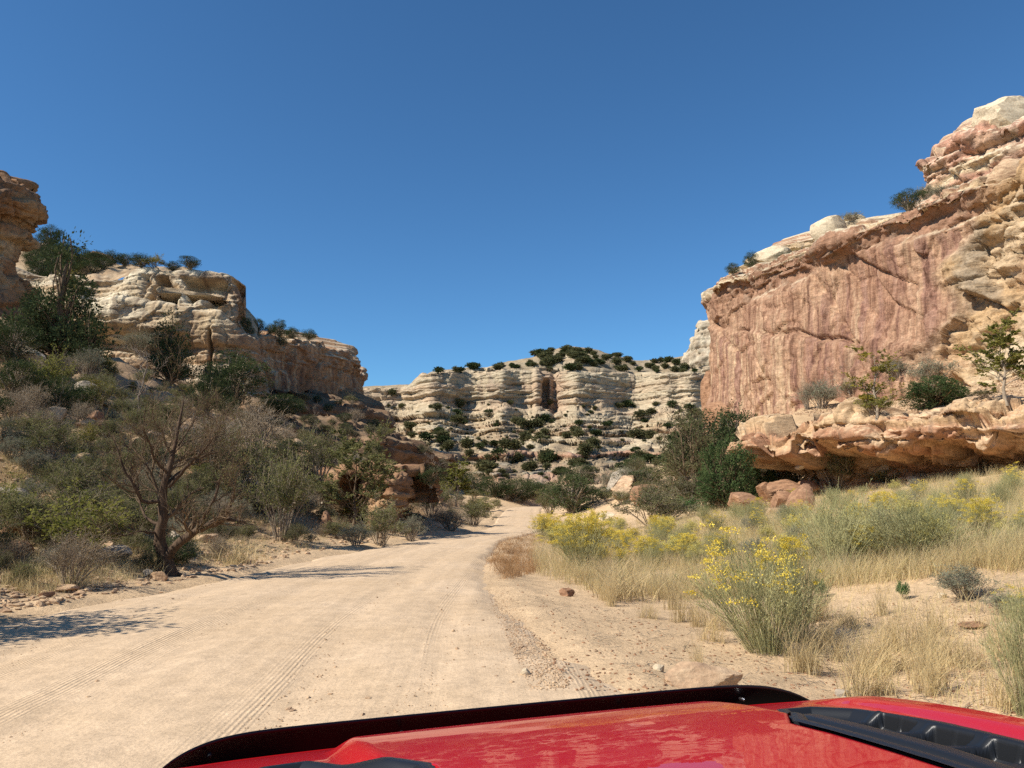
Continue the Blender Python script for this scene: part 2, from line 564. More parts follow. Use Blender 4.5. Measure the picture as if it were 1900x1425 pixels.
def road_mat():
    m, nt, out = new_mat('packed_dirt_road')
    tc = N(nt, 'ShaderNodeTexCoord').outputs['Object']
    uv = N(nt, 'ShaderNodeUVMap', uv_map='UVMap').outputs[0]
    n1 = noise_node(nt, tc, .5, 6, .6)
    n2 = noise_node(nt, tc, 5, 8, .7)
    n3 = noise_node(nt, tc, 34, 4, .7)
    # long streaks along the road and tyre treads
    mp = N(nt, 'ShaderNodeMapping', inp={'Scale': (2.6, .10, 1)})
    nt.links.new(uv, mp.inputs[0])
    st = noise_node(nt, mp.outputs[0], 2.2, 6, .65, .4)
    mp2 = N(nt, 'ShaderNodeMapping', inp={'Scale': (1.0, .03, 1)})
    nt.links.new(uv, mp2.inputs[0])
    wv = N(nt, 'ShaderNodeTexWave', wave_type='BANDS', bands_direction='X', inp={'Scale': 7.5, 'Distortion': .8, 'Detail': 3.0, 'Detail Scale': .9})
    nt.links.new(mp2.outputs[0], wv.inputs['Vector'])
    mp3 = N(nt, 'ShaderNodeMapping', inp={'Scale': (.9, .018, 1)})
    nt.links.new(uv, mp3.inputs[0])
    mk = ramp(nt, noise_node(nt, mp3.outputs[0], 1.7, 3, .5), [(.55, 0.0), (.64, 1.0)])
    tread = math_n(nt, 'MULTIPLY', wv.outputs['Fac'], mk)
    c = ramp(nt, n1, [(.3, (.55, .395, .245)), (.7, (.63, .465, .305))])
    c = mix(nt, 1.0, c, ramp(nt, st, [(.3, .90), (.68, 1.05)]), 'MULTIPLY')
    c = mix(nt, 1.0, c, ramp(nt, n2, [(.3, .82), (.65, 1.1)]), 'MULTIPLY')
    c = mix(nt, 1.0, c, ramp(nt, n3, [(.3, .78), (.55, 1.04)]), 'MULTIPLY')
    b1 = bump(nt, math_n(nt, 'ADD', n2, math_n(nt, 'MULTIPLY', n3, .5)), .45, .03)
    tread = math_n(nt, 'MULTIPLY', tread, n2)
    b2 = bump(nt, tread, .8, .014, b1)
    b3 = bump(nt, st, .16, .05, b2)
    principled(nt, out, c, .95, .12, b3)
    return m


road = mesh_obj('road', np.stack([RX, RY, RZ], -1), [grid_faces(len(ru), len(ry))], road_mat())
uvl = road.data.uv_layers.new(name='UVMap')
li = np.zeros(len(road.data.loops), dtype=np.int32); road.data.loops.foreach_get('vertex_index', li)
uvv = np.stack([w_off.ravel(), RY.ravel()], 1)[li]
uvl.data.foreach_set('uv', uvv.astype(np.float32).ravel())
tag(road, kind='structure', label='packed tan dirt road bending away up the canyon', cat='road')


# ------------------------------------------------------------------ cliffs
def bed_table(seed, h0, lo=-30, hi=110):
    g = np.random.RandomState(seed)
    e = [lo]
    while e[-1] < hi:
        e.append(e[-1] + h0 * (g.uniform(.35, 1.9) if g.rand() < .8 else g.uniform(2, 3.2)))
    return np.array(e)


def beds(s, z, seed, h0, joint=3.0, sharp=4, warp=.4):
    """layered blocks: returns protrusion in about -1..1 and the bed index"""
    E = bed_table(seed, h0)
    zw = z + warp * noise(s * .06, seed + .5, z * .05) + .25 * warp * noise(s * .35, z * .2, seed)
    k = np.clip(np.searchsorted(E, zw.ravel()).reshape(zw.shape) - 1, 0, len(E) - 2)
    hk = E[k + 1] - E[k]
    f = (zw - E[k]) / hk
    w = np.maximum(joint * hk * (.6 + .9 * h1(k, k * 0 + seed)), h0 * .7)
    sw = s + .22 * w * noise(s / w * .9, zw * .8, k * .37) + w * 9 * h1(k, k * 0 + 5)
    c = np.floor(sw / w); g = sw / w - c
    p = 1.1 * (h1(k, k * 0 + 11 + seed) - .5) + .9 * noise(s / (h0 * 7), k * 3.71, seed * 1.3) + .55 * (h1(k, c) - .5)
    p = p + .45 * ((1 - np.abs(2 * f - 1) ** sharp) - 1) + .28 * ((1 - np.abs(2 * g - 1) ** 9) - 1)
    return p, k, c


def facets(s, z, seed, sc, sz=1.0, tilt=.5):
    """angular broken faces: each cell of a jittered grid is a tilted plane"""
    s, z = np.broadcast_arrays(s, z)
    a = s / sc + .22 * noise(s / sc * .7, z / sc * .7, seed); b = z / (sc * sz) + .22 * noise(s / sc * .7, z / sc * .7, seed + 3.3)
    ia = np.floor(a).astype(int); ib = np.floor(b).astype(int)
    best = np.full(a.shape, 1e9); val = np.zeros(a.shape); sec = np.full(a.shape, 1e9)
    for i in (-1, 0, 1):
        for j in (-1, 0, 1):
            ca, cb = ia + i, ib + j
            xa = ca + h1(ca, cb, ca * 0 + seed); xb = cb + h1(ca, cb, ca * 0 + seed + 7)
            d = (a - xa) ** 2 + (b - xb) ** 2
            v = h1(ca, cb, ca * 0 + seed + 1) - .5 + tilt * ((h1(ca, cb, ca * 0 + seed + 2) - .5) * (a - xa) + (h1(ca, cb, ca * 0 + seed + 4) - .5) * (b - xb)) * 2
            m = d < best
            sec = np.where(m, best, np.minimum(sec, d)); val = np.where(m, v, val); best = np.where(m, d, best)
    return val - .25 * sstep(.10, .0, np.sqrt(sec) - np.sqrt(best))


def cliff(name, plan, tab, prof, ns, nv, dispf, colf, mat, outward, smooth=2.0, smooth_shade=True):
    plan = np.asarray(plan, float)
    pl = resample(plan, 4000)
    L = np.linalg.norm(np.diff(pl, axis=0), axis=1).sum()
    k = max(3, int(smooth / L * 4000)) | 1
    w = np.hanning(k + 2)[1:-1]; w /= w.sum()
    pl = np.stack([np.convolve(np.pad(pl[:, i], k // 2, mode='edge'), w, 'valid') for i in (0, 1)], 1)
    S = np.concatenate([[0], np.cumsum(np.linalg.norm(np.diff(pl, axis=0), axis=1))])
    pxs = 950 + F * pl[:, 0] / np.maximum(pl[:, 1], 1)
    wq = np.cumsum(np.where((pxs > -150) & (pxs < 2050) & (pl[:, 1] > 8), 1.0, .15)); wq = (wq - wq[0]) / (wq[-1] - wq[0])
    sel = np.interp(np.linspace(0, 1, ns), wq, np.arange(len(pl)))
    pl = np.stack([np.interp(sel, np.arange(len(pl)), pl[:, i]) for i in (0, 1)], 1)
    S = np.interp(sel, np.arange(len(S)), S)
    T = np.gradient(pl, axis=0); T /= np.linalg.norm(T, axis=1)[:, None]
    Nn = np.stack([T[:, 1], -T[:, 0]], 1)
    dcam = np.hypot(pl[:, 0], pl[:, 1]); wn = np.exp(-(dcam - dcam.min()) / 2.0)
    if np.sum(((Nn * -pl).sum(1) / dcam) * wn) < 0: Nn = -Nn
    tab = np.asarray(tab, float)
    if tab.shape[1] == 3:                                   # (px, ytop, ybase)
        px = 950 + F * pl[:, 0] / np.maximum(pl[:, 1], 8)
        zt = z_at(np.interp(px, tab[:, 0], tab[:, 1]), np.maximum(pl[:, 1], 20))
        zb = z_at(np.interp(px, tab[:, 0], tab[:, 2]), np.maximum(pl[:, 1], 20))
    else:                                                   # (fraction of length, ztop, zbase, -)
        fr = S / S[-1]
        zt = np.interp(fr, tab[:, 0], tab[:, 1]); zb = np.interp(fr, tab[:, 0], tab[:, 2])
    prof = np.array([(p + (0,) * (3 - len(p))) for p in prof], float)
    mh = float(np.mean(zt - zb))
    pd = np.concatenate([[0], np.cumsum(np.hypot(np.diff(prof[:, 0]), np.diff(prof[:, 1] * mh + prof[:, 2])) ** .8)])
    tv = np.linspace(0, pd[-1], nv)
    o = np.interp(tv, pd, prof[:, 0]); f = np.interp(tv, pd, prof[:, 1]); zo = np.interp(tv, pd, prof[:, 2])
    SS, _ = np.meshgrid(S, tv, indexing='ij')
    Zb = zb[:, None] + f[None] * (zt - zb)[:, None] + zo[None]
    P = np.stack([pl[:, 0:1] + o[None] * Nn[:, 0:1], pl[:, 1:2] + o[None] * Nn[:, 1:2], Zb], -1)
    du = np.gradient(P, axis=0); dv = np.gradient(P, axis=1)
    n3 = unit(np.cross(du, dv))
    hsum = (n3[:, :, 0] * Nn[:, 0:1] + n3[:, :, 1] * Nn[:, 1:2]) + n3[:, :, 2]
    flip = np.mean(hsum) < 0
    if flip: n3 = -n3
    fr = (P[:, :, 2] - zb[:, None]) / np.maximum(zt - zb, .5)[:, None]
    D = dispf(SS, P, fr, o[None] + 0 * SS, n3)
    if isinstance(D, tuple): D, extra = D
    else: extra = None
    Q = P + n3 * D[..., None]
    du = np.gradient(Q, axis=0); dv = np.gradient(Q, axis=1)
    n4 = unit(np.cross(du, dv)) * (-1 if flip else 1)
    C = colf(SS, Q, fr, o[None] + 0 * SS, n4, D, extra)
    ob = mesh_obj(name, Q, [grid_faces(ns, nv, flip=flip)], mat, col=np.clip(C, .0, .95), smooth=smooth_shade)
    return ob


def rgb(*a): return np.array(a, float)


def pick(k, seed, cols):
    h = h1(k, k * 0 + seed)
    i = np.minimum((h * len(cols)).astype(int), len(cols) - 1)
    return np.array(cols)[i]


# ---- the big red wall on the right
def right_disp(s, P, fr, o, n):
    x, y, z = P[..., 0], P[..., 1], P[..., 2]
    px = 950 + F * x / np.maximum(y, 8)
    wall = sstep(.95, .84, fr + .10 * noise(s * .08, 2.2) + .05 * noise(s * .4, 7.2))                # smooth wall below, ledges above
    blocky = sstep(1715, 1815, px + 110 * noise(z * .25, s * .1, 4) - 10 * (z - 14))
    wall = wall * (1 - blocky)
    b, k, c = beds(s, z, 21, 1.0, 3.2, 4, .9)
    b2, k2, _ = beds(s, z, 22, .38, 4.0, 4, .5)
    lean = s + .14 * z
    big = .8 * fbm(s * .05, z * .05, 1.3, 2)
    # exfoliation plates: thresholded warped noise makes sharp steps
    q = fbm(s * .10 + .25 * noise(s * .3, z * .3, 3), z * .11, 6.6, 3)
    plates = .35 * sstep(.05, .07, q) + .8 * facets(lean, z + .35 * s, 31, 8.5, 1.2, .18) + .45 * facets(s + .5 * z, z - .2 * s, 33, 3.6, 1.5, .25)
    q2 = fbm((s + .8 * z) * .16, (z - .5 * s) * .10, 8.8, 4, .6)
    plates2 = .14 * sstep(.06, .08, q2) + .12 * sstep(-.25, -.23, q2)
    flute = .025 * noise(lean * 1.6, z * .10, 3.1)
    fa = facets(lean, z, 5, 2.6, 1.7, .6); fb = facets(lean, z, 6, .8, 2.0, .7)
    dw = big * .8 + plates * .9 + plates2 + flute + .24 * fa * sstep(-.2, .3, noise(s * .15, z * .12, 9)) + .07 * fb
    # the diagonal crack line
    cr = z - (15.6 - .24 * (s - 40) + 1.0 * noise(s * .25, 9.1))
    dw = dw - .55 * np.exp(-(cr / .22) ** 2) * sstep(-.2, .25, noise(s * .3, 4.4)) + .35 * sstep(.1, -.5, cr)
    up = .65 * b + .30 * b2 + .5 * fbm(s * .09, z * .2, 4, 3) + .5 * facets(s, z, 7, 2.2, .8) + .2 * facets(s, z, 8, .7, .7)
    dbk = 1.0 * fbm(s * .12, z * .12, 5, 2) + .45 * b + .25 * b2 + 1.5 * facets(s + .4 * z, z - .3 * s, 9, 3.0, 1.0, .8) + .5 * facets(s + .3 * z, z, 10, 1.0, .8, .8) + .15 * facets(s, z, 12, .4, .8, .8)
    top = sstep(1.0, 1.25, fr)
    d = lerp(up, dw, wall)
    d = lerp(d, dbk, blocky * sstep(1.35, 1.0, fr) * .9)
    d = d + .8 * noise(s * .18, 5.5, z * .1) * sstep(.7, 1.0, fr)
    return d, (wall, blocky, k, lean, px)


def right_col(s, P, fr, o, n, D, ex):
    wall, blocky, k, lean, px = ex
    z = P[..., 2]
    pink = rgb(.330, .186, .116); pink2 = rgb(.40, .245, .152); cream = rgb(.50, .365, .225); varn = rgb(.265, .145, .105)
    yel = rgb(.45, .295, .155); white = rgb(.62, .52, .36); grey = rgb(.27, .22, .16)
    c = lerp(pink, pink2, sstep(-.4, .5, fbm(s * .12, z * .1, 3.3, 3))[..., None])
    st = fbm(lean * .9 + .15 * noise(z * .3, s * .2), z * .035, 2.0, 5, .62)
    reg = sstep(-.35, .25, fbm(s * .07 + 2, z * .06, 1.1, 2) + .25 * sstep(.75, .3, fr))[..., None]
    c = lerp(c, cream, sstep(.2, .7, st)[..., None] * reg * .5)
    c = lerp(c, varn, sstep(-.10, -.6, st)[..., None] * (reg * .7 + .1))
    c = lerp(c, varn * 1.15, (sstep(.15, .5, fbm(lean * 2.4, z * .05, 7, 3)) * .35)[..., None] * reg)
    low = sstep(.12, .0, fr + .05 * noise(s * .2, 1))[..., None]
    c = lerp(c, rgb(.47, .225, .14), low * .6)
    bl = lerp(yel, cream, sstep(-.3, .4, fbm(s * .2, z * .25, 8, 3))[..., None])
    bl = lerp(bl, rgb(.42, .225, .135), sstep(.0, .5, fbm(s * .1, z * .13, 2, 3))[..., None] * .75)
    bl = lerp(bl, grey, sstep(.25, .55, fbm(s * .25, z * .16, 12, 4))[..., None] * .7)
    bl = lerp(bl, white, (sstep(.45, .2, fr) * .55)[..., None] * sstep(1780, 1850, px)[..., None])
    led = pick(k, 3, [cream, yel * .85, pink, pink2, pink, rgb(.36, .19, .12), cream])
    led = lerp(led, grey, sstep(.1, .6, fbm(s * .5, z * .8, 5, 3))[..., None] * .45)
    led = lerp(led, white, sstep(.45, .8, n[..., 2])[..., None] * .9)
    t2 = sstep(1.12, 1.25, fr)[..., None]
    led = lerp(led, lerp(pink, cream, sstep(-.2, .4, noise(s * .3, z * .4, 6))[..., None]), t2 * .12)
    out = lerp(led, c, wall[..., None])
    bm_ = blocky * sstep(1.25, 1.05, fr)
    out = lerp(out, bl, bm_[..., None])
    return np.concatenate([out, (wall * (1 - bm_) * .85 + .12)[..., None] * np.ones_like(out[..., :1])], -1)


tab = [(1285, 590, 815), (1300, 572, 800), (1345, 528, 800), (1420, 505, 805), (1500, 478, 790), (1600, 440, 770), (1700, 402, 760),
       (1800, 362, 760), (1900, 340, 760), (2100, 300, 770), (2500, 230, 790)]
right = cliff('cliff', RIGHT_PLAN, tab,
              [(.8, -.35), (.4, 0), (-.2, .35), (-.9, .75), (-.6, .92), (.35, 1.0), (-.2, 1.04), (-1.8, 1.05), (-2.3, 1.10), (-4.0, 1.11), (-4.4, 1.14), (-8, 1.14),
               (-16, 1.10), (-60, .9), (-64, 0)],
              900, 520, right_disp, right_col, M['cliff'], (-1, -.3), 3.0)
tag(right, kind='structure', label='tall pinkish red sandstone wall streaked with dark varnish on the right', cat='cliff')

# upper tier that climbs to the right edge of the frame
def tier_disp(s, P, fr, o, n):
    z = P[..., 2]
    b, k, c = beds(s, z, 31, 1.25, 2.6, 4, .9)
    b2, k2, _ = beds(s, z, 32, .42, 3.5, 4, .5)
    d = .55 * b + .28 * b2 + .8 * fbm(s * .12, z * .2, 3, 3) + .9 * facets(s, z, 13, 2.4, .9, .7) + .3 * facets(s, z, 14, .8, .8, .7)
    return d, (k,)


def tier_col(s, P, fr, o, n, D, ex):
    z = P[..., 2]
    c = lerp(rgb(.46, .25, .17), rgb(.55, .35, .23), sstep(-.4, .4, fbm(s * .2, z * .3, 5, 3))[..., None])
    c = lerp(c, rgb(.62, .47, .30), sstep(.1, .5, fbm(s * .15, z * .5, 9, 3))[..., None])
    c = lerp(c, rgb(.28, .18, .13), sstep(.2, .6, fbm(s * .9, z * .12, 2, 4))[..., None] * .6)
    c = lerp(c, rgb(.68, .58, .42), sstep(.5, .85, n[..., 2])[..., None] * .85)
    return c


TIER_PLAN = [(55, 82), (42, 74), (38.6, 68), (40.5, 62), (44, 55), (50, 46), (62, 34), (78, 20)]
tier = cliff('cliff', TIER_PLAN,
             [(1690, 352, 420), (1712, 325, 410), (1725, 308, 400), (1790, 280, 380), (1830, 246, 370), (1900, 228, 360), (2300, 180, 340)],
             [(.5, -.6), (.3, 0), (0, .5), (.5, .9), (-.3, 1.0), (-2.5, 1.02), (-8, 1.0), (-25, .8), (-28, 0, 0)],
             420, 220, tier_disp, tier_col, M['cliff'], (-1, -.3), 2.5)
tag(tier, kind='structure', label='upper red ledge tier stepping up to the right above the big wall', cat='cliff')


# ---- the ledge with the shaded hollow under it, in front of the talus
def ledge_disp(s, P, fr, o, n):
    z = P[..., 2]
    b, k, c = beds(s, z, 41, .75, 3.8, 5, .5)
    b2, k2, _ = beds(s, z, 42, .2, 6, 4, .25)
    m = sstep(-6.5, -2, o)
    d = (.55 * b + .16 * b2) * m - 1.5 * sstep(.10, .16, noise(s * .16, .3 * np.floor(fr * 3), 4.4)) * m * sstep(.4, .5, fr) + .7 * facets(s, z, 35, 4.5, .5, .3) * m + .4 * fbm(s * .2, z * .4, 3, 3) * m + (.4 * facets(s, z, 15, 1.8, .5, .7) + .13 * facets(s, z, 16, .5, .6, .7)) * m + .06 * fbm(s * 2, z * 2.5, 5, 3) + .3 * sstep(.1, .16, fbm(s * .35, z * .5, 6, 3)) * m
    return d, (k,)


def ledge_col(s, P, fr, o, n, D, ex):
    z = P[..., 2]
    c = pick(ex[0], 5, [rgb(.46, .29, .16), rgb(.41, .245, .135), rgb(.50, .34, .195), rgb(.37, .205, .12)])
    c = lerp(c, rgb(.40, .20, .115), sstep(.1, .5, fbm(s * .3, z * 2.0, 3, 4))[..., None] * .7)
    c = lerp(c, rgb(.62, .46, .29), sstep(.15, .5, fbm(s * .6, z * .7, 8, 3))[..., None] * .6)
    c = lerp(c, rgb(.20, .14, .10), sstep(.25, .6, fbm(s * 1.4, z * .4, 13, 4))[..., None] * .6)
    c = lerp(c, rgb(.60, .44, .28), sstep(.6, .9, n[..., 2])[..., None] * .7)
    return c


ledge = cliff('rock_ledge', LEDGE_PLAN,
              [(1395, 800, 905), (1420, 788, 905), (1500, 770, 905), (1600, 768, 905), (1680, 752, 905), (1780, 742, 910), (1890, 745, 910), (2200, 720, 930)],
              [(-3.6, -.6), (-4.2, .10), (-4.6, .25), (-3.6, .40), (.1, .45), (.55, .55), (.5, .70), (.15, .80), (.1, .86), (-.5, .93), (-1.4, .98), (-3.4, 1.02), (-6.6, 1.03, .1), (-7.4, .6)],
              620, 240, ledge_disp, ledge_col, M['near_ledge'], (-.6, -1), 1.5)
tag(ledge, 'layered orange rock ledge overhanging a dark hollow below the red wall', 'rock ledge')


# ---- cliffs on the left
def left_near_disp(s, P, fr, o, n):
    z = P[..., 2]
    b, k, c = beds(s, z, 51, 1.6, 2.6, 4, 1.2)
    b2, k2, _ = beds(s, z, 52, .5, 3.5, 4, .6)
    alc = -1.8 * sstep(.12, .5, fbm(s * .13, z * .12, 3.7, 3)) * sstep(.85, .65, fr)
    return .9 * b * sstep(.3, .75, fr) + .35 * b2 * sstep(.3, .8, fr) + 1.6 * fbm(s * .08, z * .09, 2, 4) + alc + .7 * facets(s, z, 17, 2.4, .8, .7) + .25 * facets(s, z, 18, .8, .8, .7), (k,)


def left_near_col(s, P, fr, o, n, D, ex):
    z = P[..., 2]
    c = lerp(rgb(.39, .245, .13), rgb(.30, .17, .09), sstep(-.4, .4, fbm(s * .15, z * .2, 5, 4))[..., None])
    c = lerp(c, rgb(.47, .335, .195), sstep(.1, .5, fbm(s * .1, z * .14, 9, 3))[..., None])
    c = lerp(c, rgb(.17, .11, .075), sstep(.1, .55, fbm(s * .8, z * .12, 2, 4))[..., None] * .7)
    c = lerp(c, rgb(.25, .15, .09), sstep(.85, 1.0, fr)[..., None] * .5)
    return c


ln = cliff('cliff', [(-94, 36), (-72, 52), (-56, 63), (-48.2, 70), (-47.4, 73.5), (-52, 78), (-68, 84), (-92, 88)],
           [(-900, 250, 650), (-300, 280, 660), (-60, 322, 660), (10, 336, 660), (32, 348, 660), (40, 372, 660), (60, 385, 660), (80, 402, 660)],
           [(1.0, -.5), (.6, 0), (0, .25), (-.8, .5), (-.2, .75), (.9, .86), (.4, .93), (-.2, 1.0), (-2, 1.02), (-9, 1.03), (-11, 0)],
           420, 330, left_near_disp, left_near_col, M['cliff'], (.7, -.7), 2.5)
tag(ln, kind='structure', label='brown layered cliff cut off by the left edge of the picture', cat='cliff')


def white_disp(s, P, fr, o, n):
    z = P[..., 2]
    x = P[..., 0]; y = P[..., 1]
    px = 950 + F * x / np.maximum(y, 8)
    b, k, c = beds(s, z, 61, 1.5, 3.0, 4, .9)
    b2, k2, _ = beds(s, z, 62, .45, 4, 4, .6)
    d = .42 * b + .15 * b2 + 1.2 * fbm(s * .09, z * .12, 5, 3)
    # hollowed alcoves with pillars between under the cap
    al = sstep(.62, .68, fr) * sstep(.95, .90, fr) * sstep(240, 300, px) * sstep(425, 400, px)
    pil = np.abs(noise(s * .26 + .5 * noise(z * .5, 3), z * .10, 7.7))
    d = d - al * (2.7 * sstep(.10, .26, pil) - .3 + .4 * noise(s * .6, z * .6)) + .5 * facets(s, z, 19, 3.4, .6, .7) + .14 * facets(s, z, 20, 1.1, .6, .7)
    cap = sstep(.9, .94, fr) * sstep(1.06, 1.0, fr)
    d = d + cap * .45
    d = d + .5 * sstep(.62, .57, fr) * sstep(.30, .36, fr)                # middle bulge
    d = d - 1.8 * sstep(.30, .26, fr) * sstep(.05, .12, fr) * sstep(400, 300, px)
    slot = np.exp(-((px - 382) / 3.0) ** 2) * sstep(.45, .38, fr)
    d = d - 2.2 * slot
    return d, (k, px, al)


def white_col(s, P, fr, o, n, D, ex):
    k, px, al = ex
    z = P[..., 2]
    c = lerp(rgb(.55, .425, .27), rgb(.45, .325, .195), sstep(-.4, .4, fbm(s * .12, z * .3, 5, 4))[..., None])
    c = lerp(c, rgb(.70, .60, .43), sstep(.0, .5, fbm(s * .1, z * .2, 9, 3))[..., None])
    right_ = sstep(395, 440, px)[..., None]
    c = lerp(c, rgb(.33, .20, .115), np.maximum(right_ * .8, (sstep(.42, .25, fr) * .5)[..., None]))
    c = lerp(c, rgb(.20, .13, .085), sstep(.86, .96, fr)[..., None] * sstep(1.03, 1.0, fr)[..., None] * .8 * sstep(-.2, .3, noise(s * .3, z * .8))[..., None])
    c = lerp(c, rgb(.20, .13, .09), sstep(.15, .6, fbm(s * .9, z * .1, 2, 4))[..., None] * .55)
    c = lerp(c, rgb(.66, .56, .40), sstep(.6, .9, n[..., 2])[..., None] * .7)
    return np.concatenate([c, .30 * sstep(1.0, .8, fr)[..., None]], -1)


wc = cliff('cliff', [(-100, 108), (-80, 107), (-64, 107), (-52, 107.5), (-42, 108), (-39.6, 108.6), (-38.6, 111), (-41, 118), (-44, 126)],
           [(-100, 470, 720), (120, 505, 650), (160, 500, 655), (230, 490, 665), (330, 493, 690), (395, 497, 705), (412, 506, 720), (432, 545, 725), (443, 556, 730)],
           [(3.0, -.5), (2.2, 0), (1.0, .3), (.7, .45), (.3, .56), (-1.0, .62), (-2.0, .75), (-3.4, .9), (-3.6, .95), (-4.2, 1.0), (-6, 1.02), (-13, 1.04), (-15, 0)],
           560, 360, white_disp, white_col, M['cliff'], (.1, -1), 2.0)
tag(wc, kind='structure', label='pale cream cliff with hollowed alcoves and a dark cap on the left', cat='cliff')


def mid_disp(s, P, fr, o, n):
    z = P[..., 2]
    b, k, c = beds(s, z, 71, 1.4, 3.0, 4, 1.0)
    b2, k2, _ = beds(s, z, 72, .5, 4, 4, .6)
    up = sstep(.6, .8, fr)
    d = (.7 * b + .25 * b2) * (up * .8 + .2) + 1.2 * fbm(s * .07, z * .1, 7, 3)
    d = d + .5 * noise((s + .25 * z) * .45, z * .05, 3) * (1 - up) + .5 * sstep(.0, .06, fbm(s * .15, z * .12, 4, 3)) + .8 * facets(s, z, 23, 3.0, 1.2, .7) + .25 * facets(s, z, 24, 1.0, 1.0, .7)
    return d, (k,)


def mid_col(s, P, fr, o, n, D, ex):
    z = P[..., 2]
    c = lerp(rgb(.33, .185, .105), rgb(.41, .25, .145), sstep(-.3, .4, fbm(s * .1, z * .12, 5, 4))[..., None])
    st = fbm((s + .25 * z) * .7, z * .04, 2, 4)
    c = lerp(c, rgb(.18, .11, .08), sstep(.0, .5, st)[..., None] * .75 * sstep(.95, .7, fr)[..., None])
    c = lerp(c, rgb(.58, .44, .28), sstep(-.15, -.6, st)[..., None] * .5)
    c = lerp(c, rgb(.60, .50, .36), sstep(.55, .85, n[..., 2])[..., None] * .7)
    return np.concatenate([c, .55 * sstep(1.0, .8, fr)[..., None]], -1)


hpx = np.linspace(-260, 470, 120); hv = np.linspace(0, 1, 60)
HP, HV = np.meshgrid(hpx, hv, indexing='ij')
HY = 112 + 50 * HV
sky_ = np.interp(HP, [-260, 60, 90, 130, 190, 250, 330, 400, 470], [420, 452, 462, 480, 490, 497, 500, 520, 600])
low_ = np.interp(HP, [-260, 80, 160, 250, 470], [640, 600, 530, 512, 640])
HZ = z_at(lerp(low_, sky_, np.minimum(HV / .5, 1) ** .8), HY) - 8 * np.maximum(HV - .55, 0) ** 1.5 + .9 * fbm(HP * .03, HY * .12, 3, 4)
HX = (HP - 950) / F * HY
hc = lerp(rgb(.36, .25, .15), rgb(.48, .36, .23), sstep(-.3, .4, fbm(HX * .2, HY * .2, 3, 3))[..., None])
hill = mesh_obj('hill', np.stack([HX, HY, HZ], -1), [grid_faces(120, 60)], M['cliff'], col=hc)
tag(hill, kind='structure', label='wooded slope rising behind the pale cliff at left', cat='hill')

mc = cliff('cliff', [(-60, 118), (-50, 124), (-46, 130), (-41.5, 146), (-36, 166), (-34.6, 173), (-36, 181), (-46, 196), (-60, 210)],
           [(400, 618, 760), (445, 622, 765), (500, 628, 770), (560, 634, 775), (592, 632, 775), (605, 645, 775), (640, 652, 775), (655, 662, 775), (665, 690, 775)],
           [(1.2, -.5), (.6, 0), (0, .3), (-.4, .7), (.5, .92), (.1, 1.0), (-2, 1.03), (-8, 1.04), (-13, 1.04), (-15, 0)],
           480, 260, mid_disp, mid_col, M['cliff'], (1, -.3), 3.0)
tag(mc, kind='structure', label='shadowed red brown cliff beyond the pale one, ending in a blunt nose', cat='cliff')

def lo_shade_col(s, P, fr, o, n, D, ex):  # albedo kept dark to stand in for shadow from the cliff above
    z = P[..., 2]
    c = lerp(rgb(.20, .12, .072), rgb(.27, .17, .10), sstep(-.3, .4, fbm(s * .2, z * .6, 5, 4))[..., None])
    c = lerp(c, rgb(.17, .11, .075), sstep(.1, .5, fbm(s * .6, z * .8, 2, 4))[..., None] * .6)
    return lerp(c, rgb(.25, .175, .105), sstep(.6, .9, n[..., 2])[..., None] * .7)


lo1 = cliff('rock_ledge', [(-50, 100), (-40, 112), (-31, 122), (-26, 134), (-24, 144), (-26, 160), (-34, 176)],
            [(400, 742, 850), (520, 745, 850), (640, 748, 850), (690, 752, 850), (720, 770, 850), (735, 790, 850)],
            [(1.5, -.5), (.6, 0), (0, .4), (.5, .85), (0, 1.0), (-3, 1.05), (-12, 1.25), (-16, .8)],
            300, 140, mid_disp, lo_shade_col, M['cliff'], (1, -.5), 3.0)
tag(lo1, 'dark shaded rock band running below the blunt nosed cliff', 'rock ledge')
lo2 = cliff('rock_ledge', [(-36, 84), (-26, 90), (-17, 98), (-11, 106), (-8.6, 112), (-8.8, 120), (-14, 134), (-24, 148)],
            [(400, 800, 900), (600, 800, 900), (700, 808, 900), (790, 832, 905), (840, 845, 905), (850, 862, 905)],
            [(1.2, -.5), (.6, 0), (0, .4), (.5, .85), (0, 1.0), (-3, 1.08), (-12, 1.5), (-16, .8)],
            300, 130, mid_disp, lo_shade_col, M['cliff'], (1, -.5), 3.0)
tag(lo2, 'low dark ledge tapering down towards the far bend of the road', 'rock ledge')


def out_disp(s, P, fr, o, n):
    z = P[..., 2]
    b, k, c = beds(s, z, 81, .42, 2.8, 4, .3)
    b2, k2, _ = beds(s, z, 82, .14, 4, 4, .2)
    return .30 * b + .10 * b2 + .25 * fbm(s * .4, z * .5, 7, 4) + .3 * facets(s, z, 25, .8, .8, .7) + .1 * facets(s, z, 26, .3, .7, .7), (k,)


def out_col(s, P, fr, o, n, D, ex):
    z = P[..., 2]
    c = lerp(rgb(.29, .16, .09), rgb(.40, .25, .14), sstep(-.3, .4, fbm(s * .5, z * .9, 5, 4))[..., None])
    c = lerp(c, rgb(.20, .12, .08), sstep(.1, .5, fbm(s * 1.5, z * .5, 2, 4))[..., None] * .6)
    return c


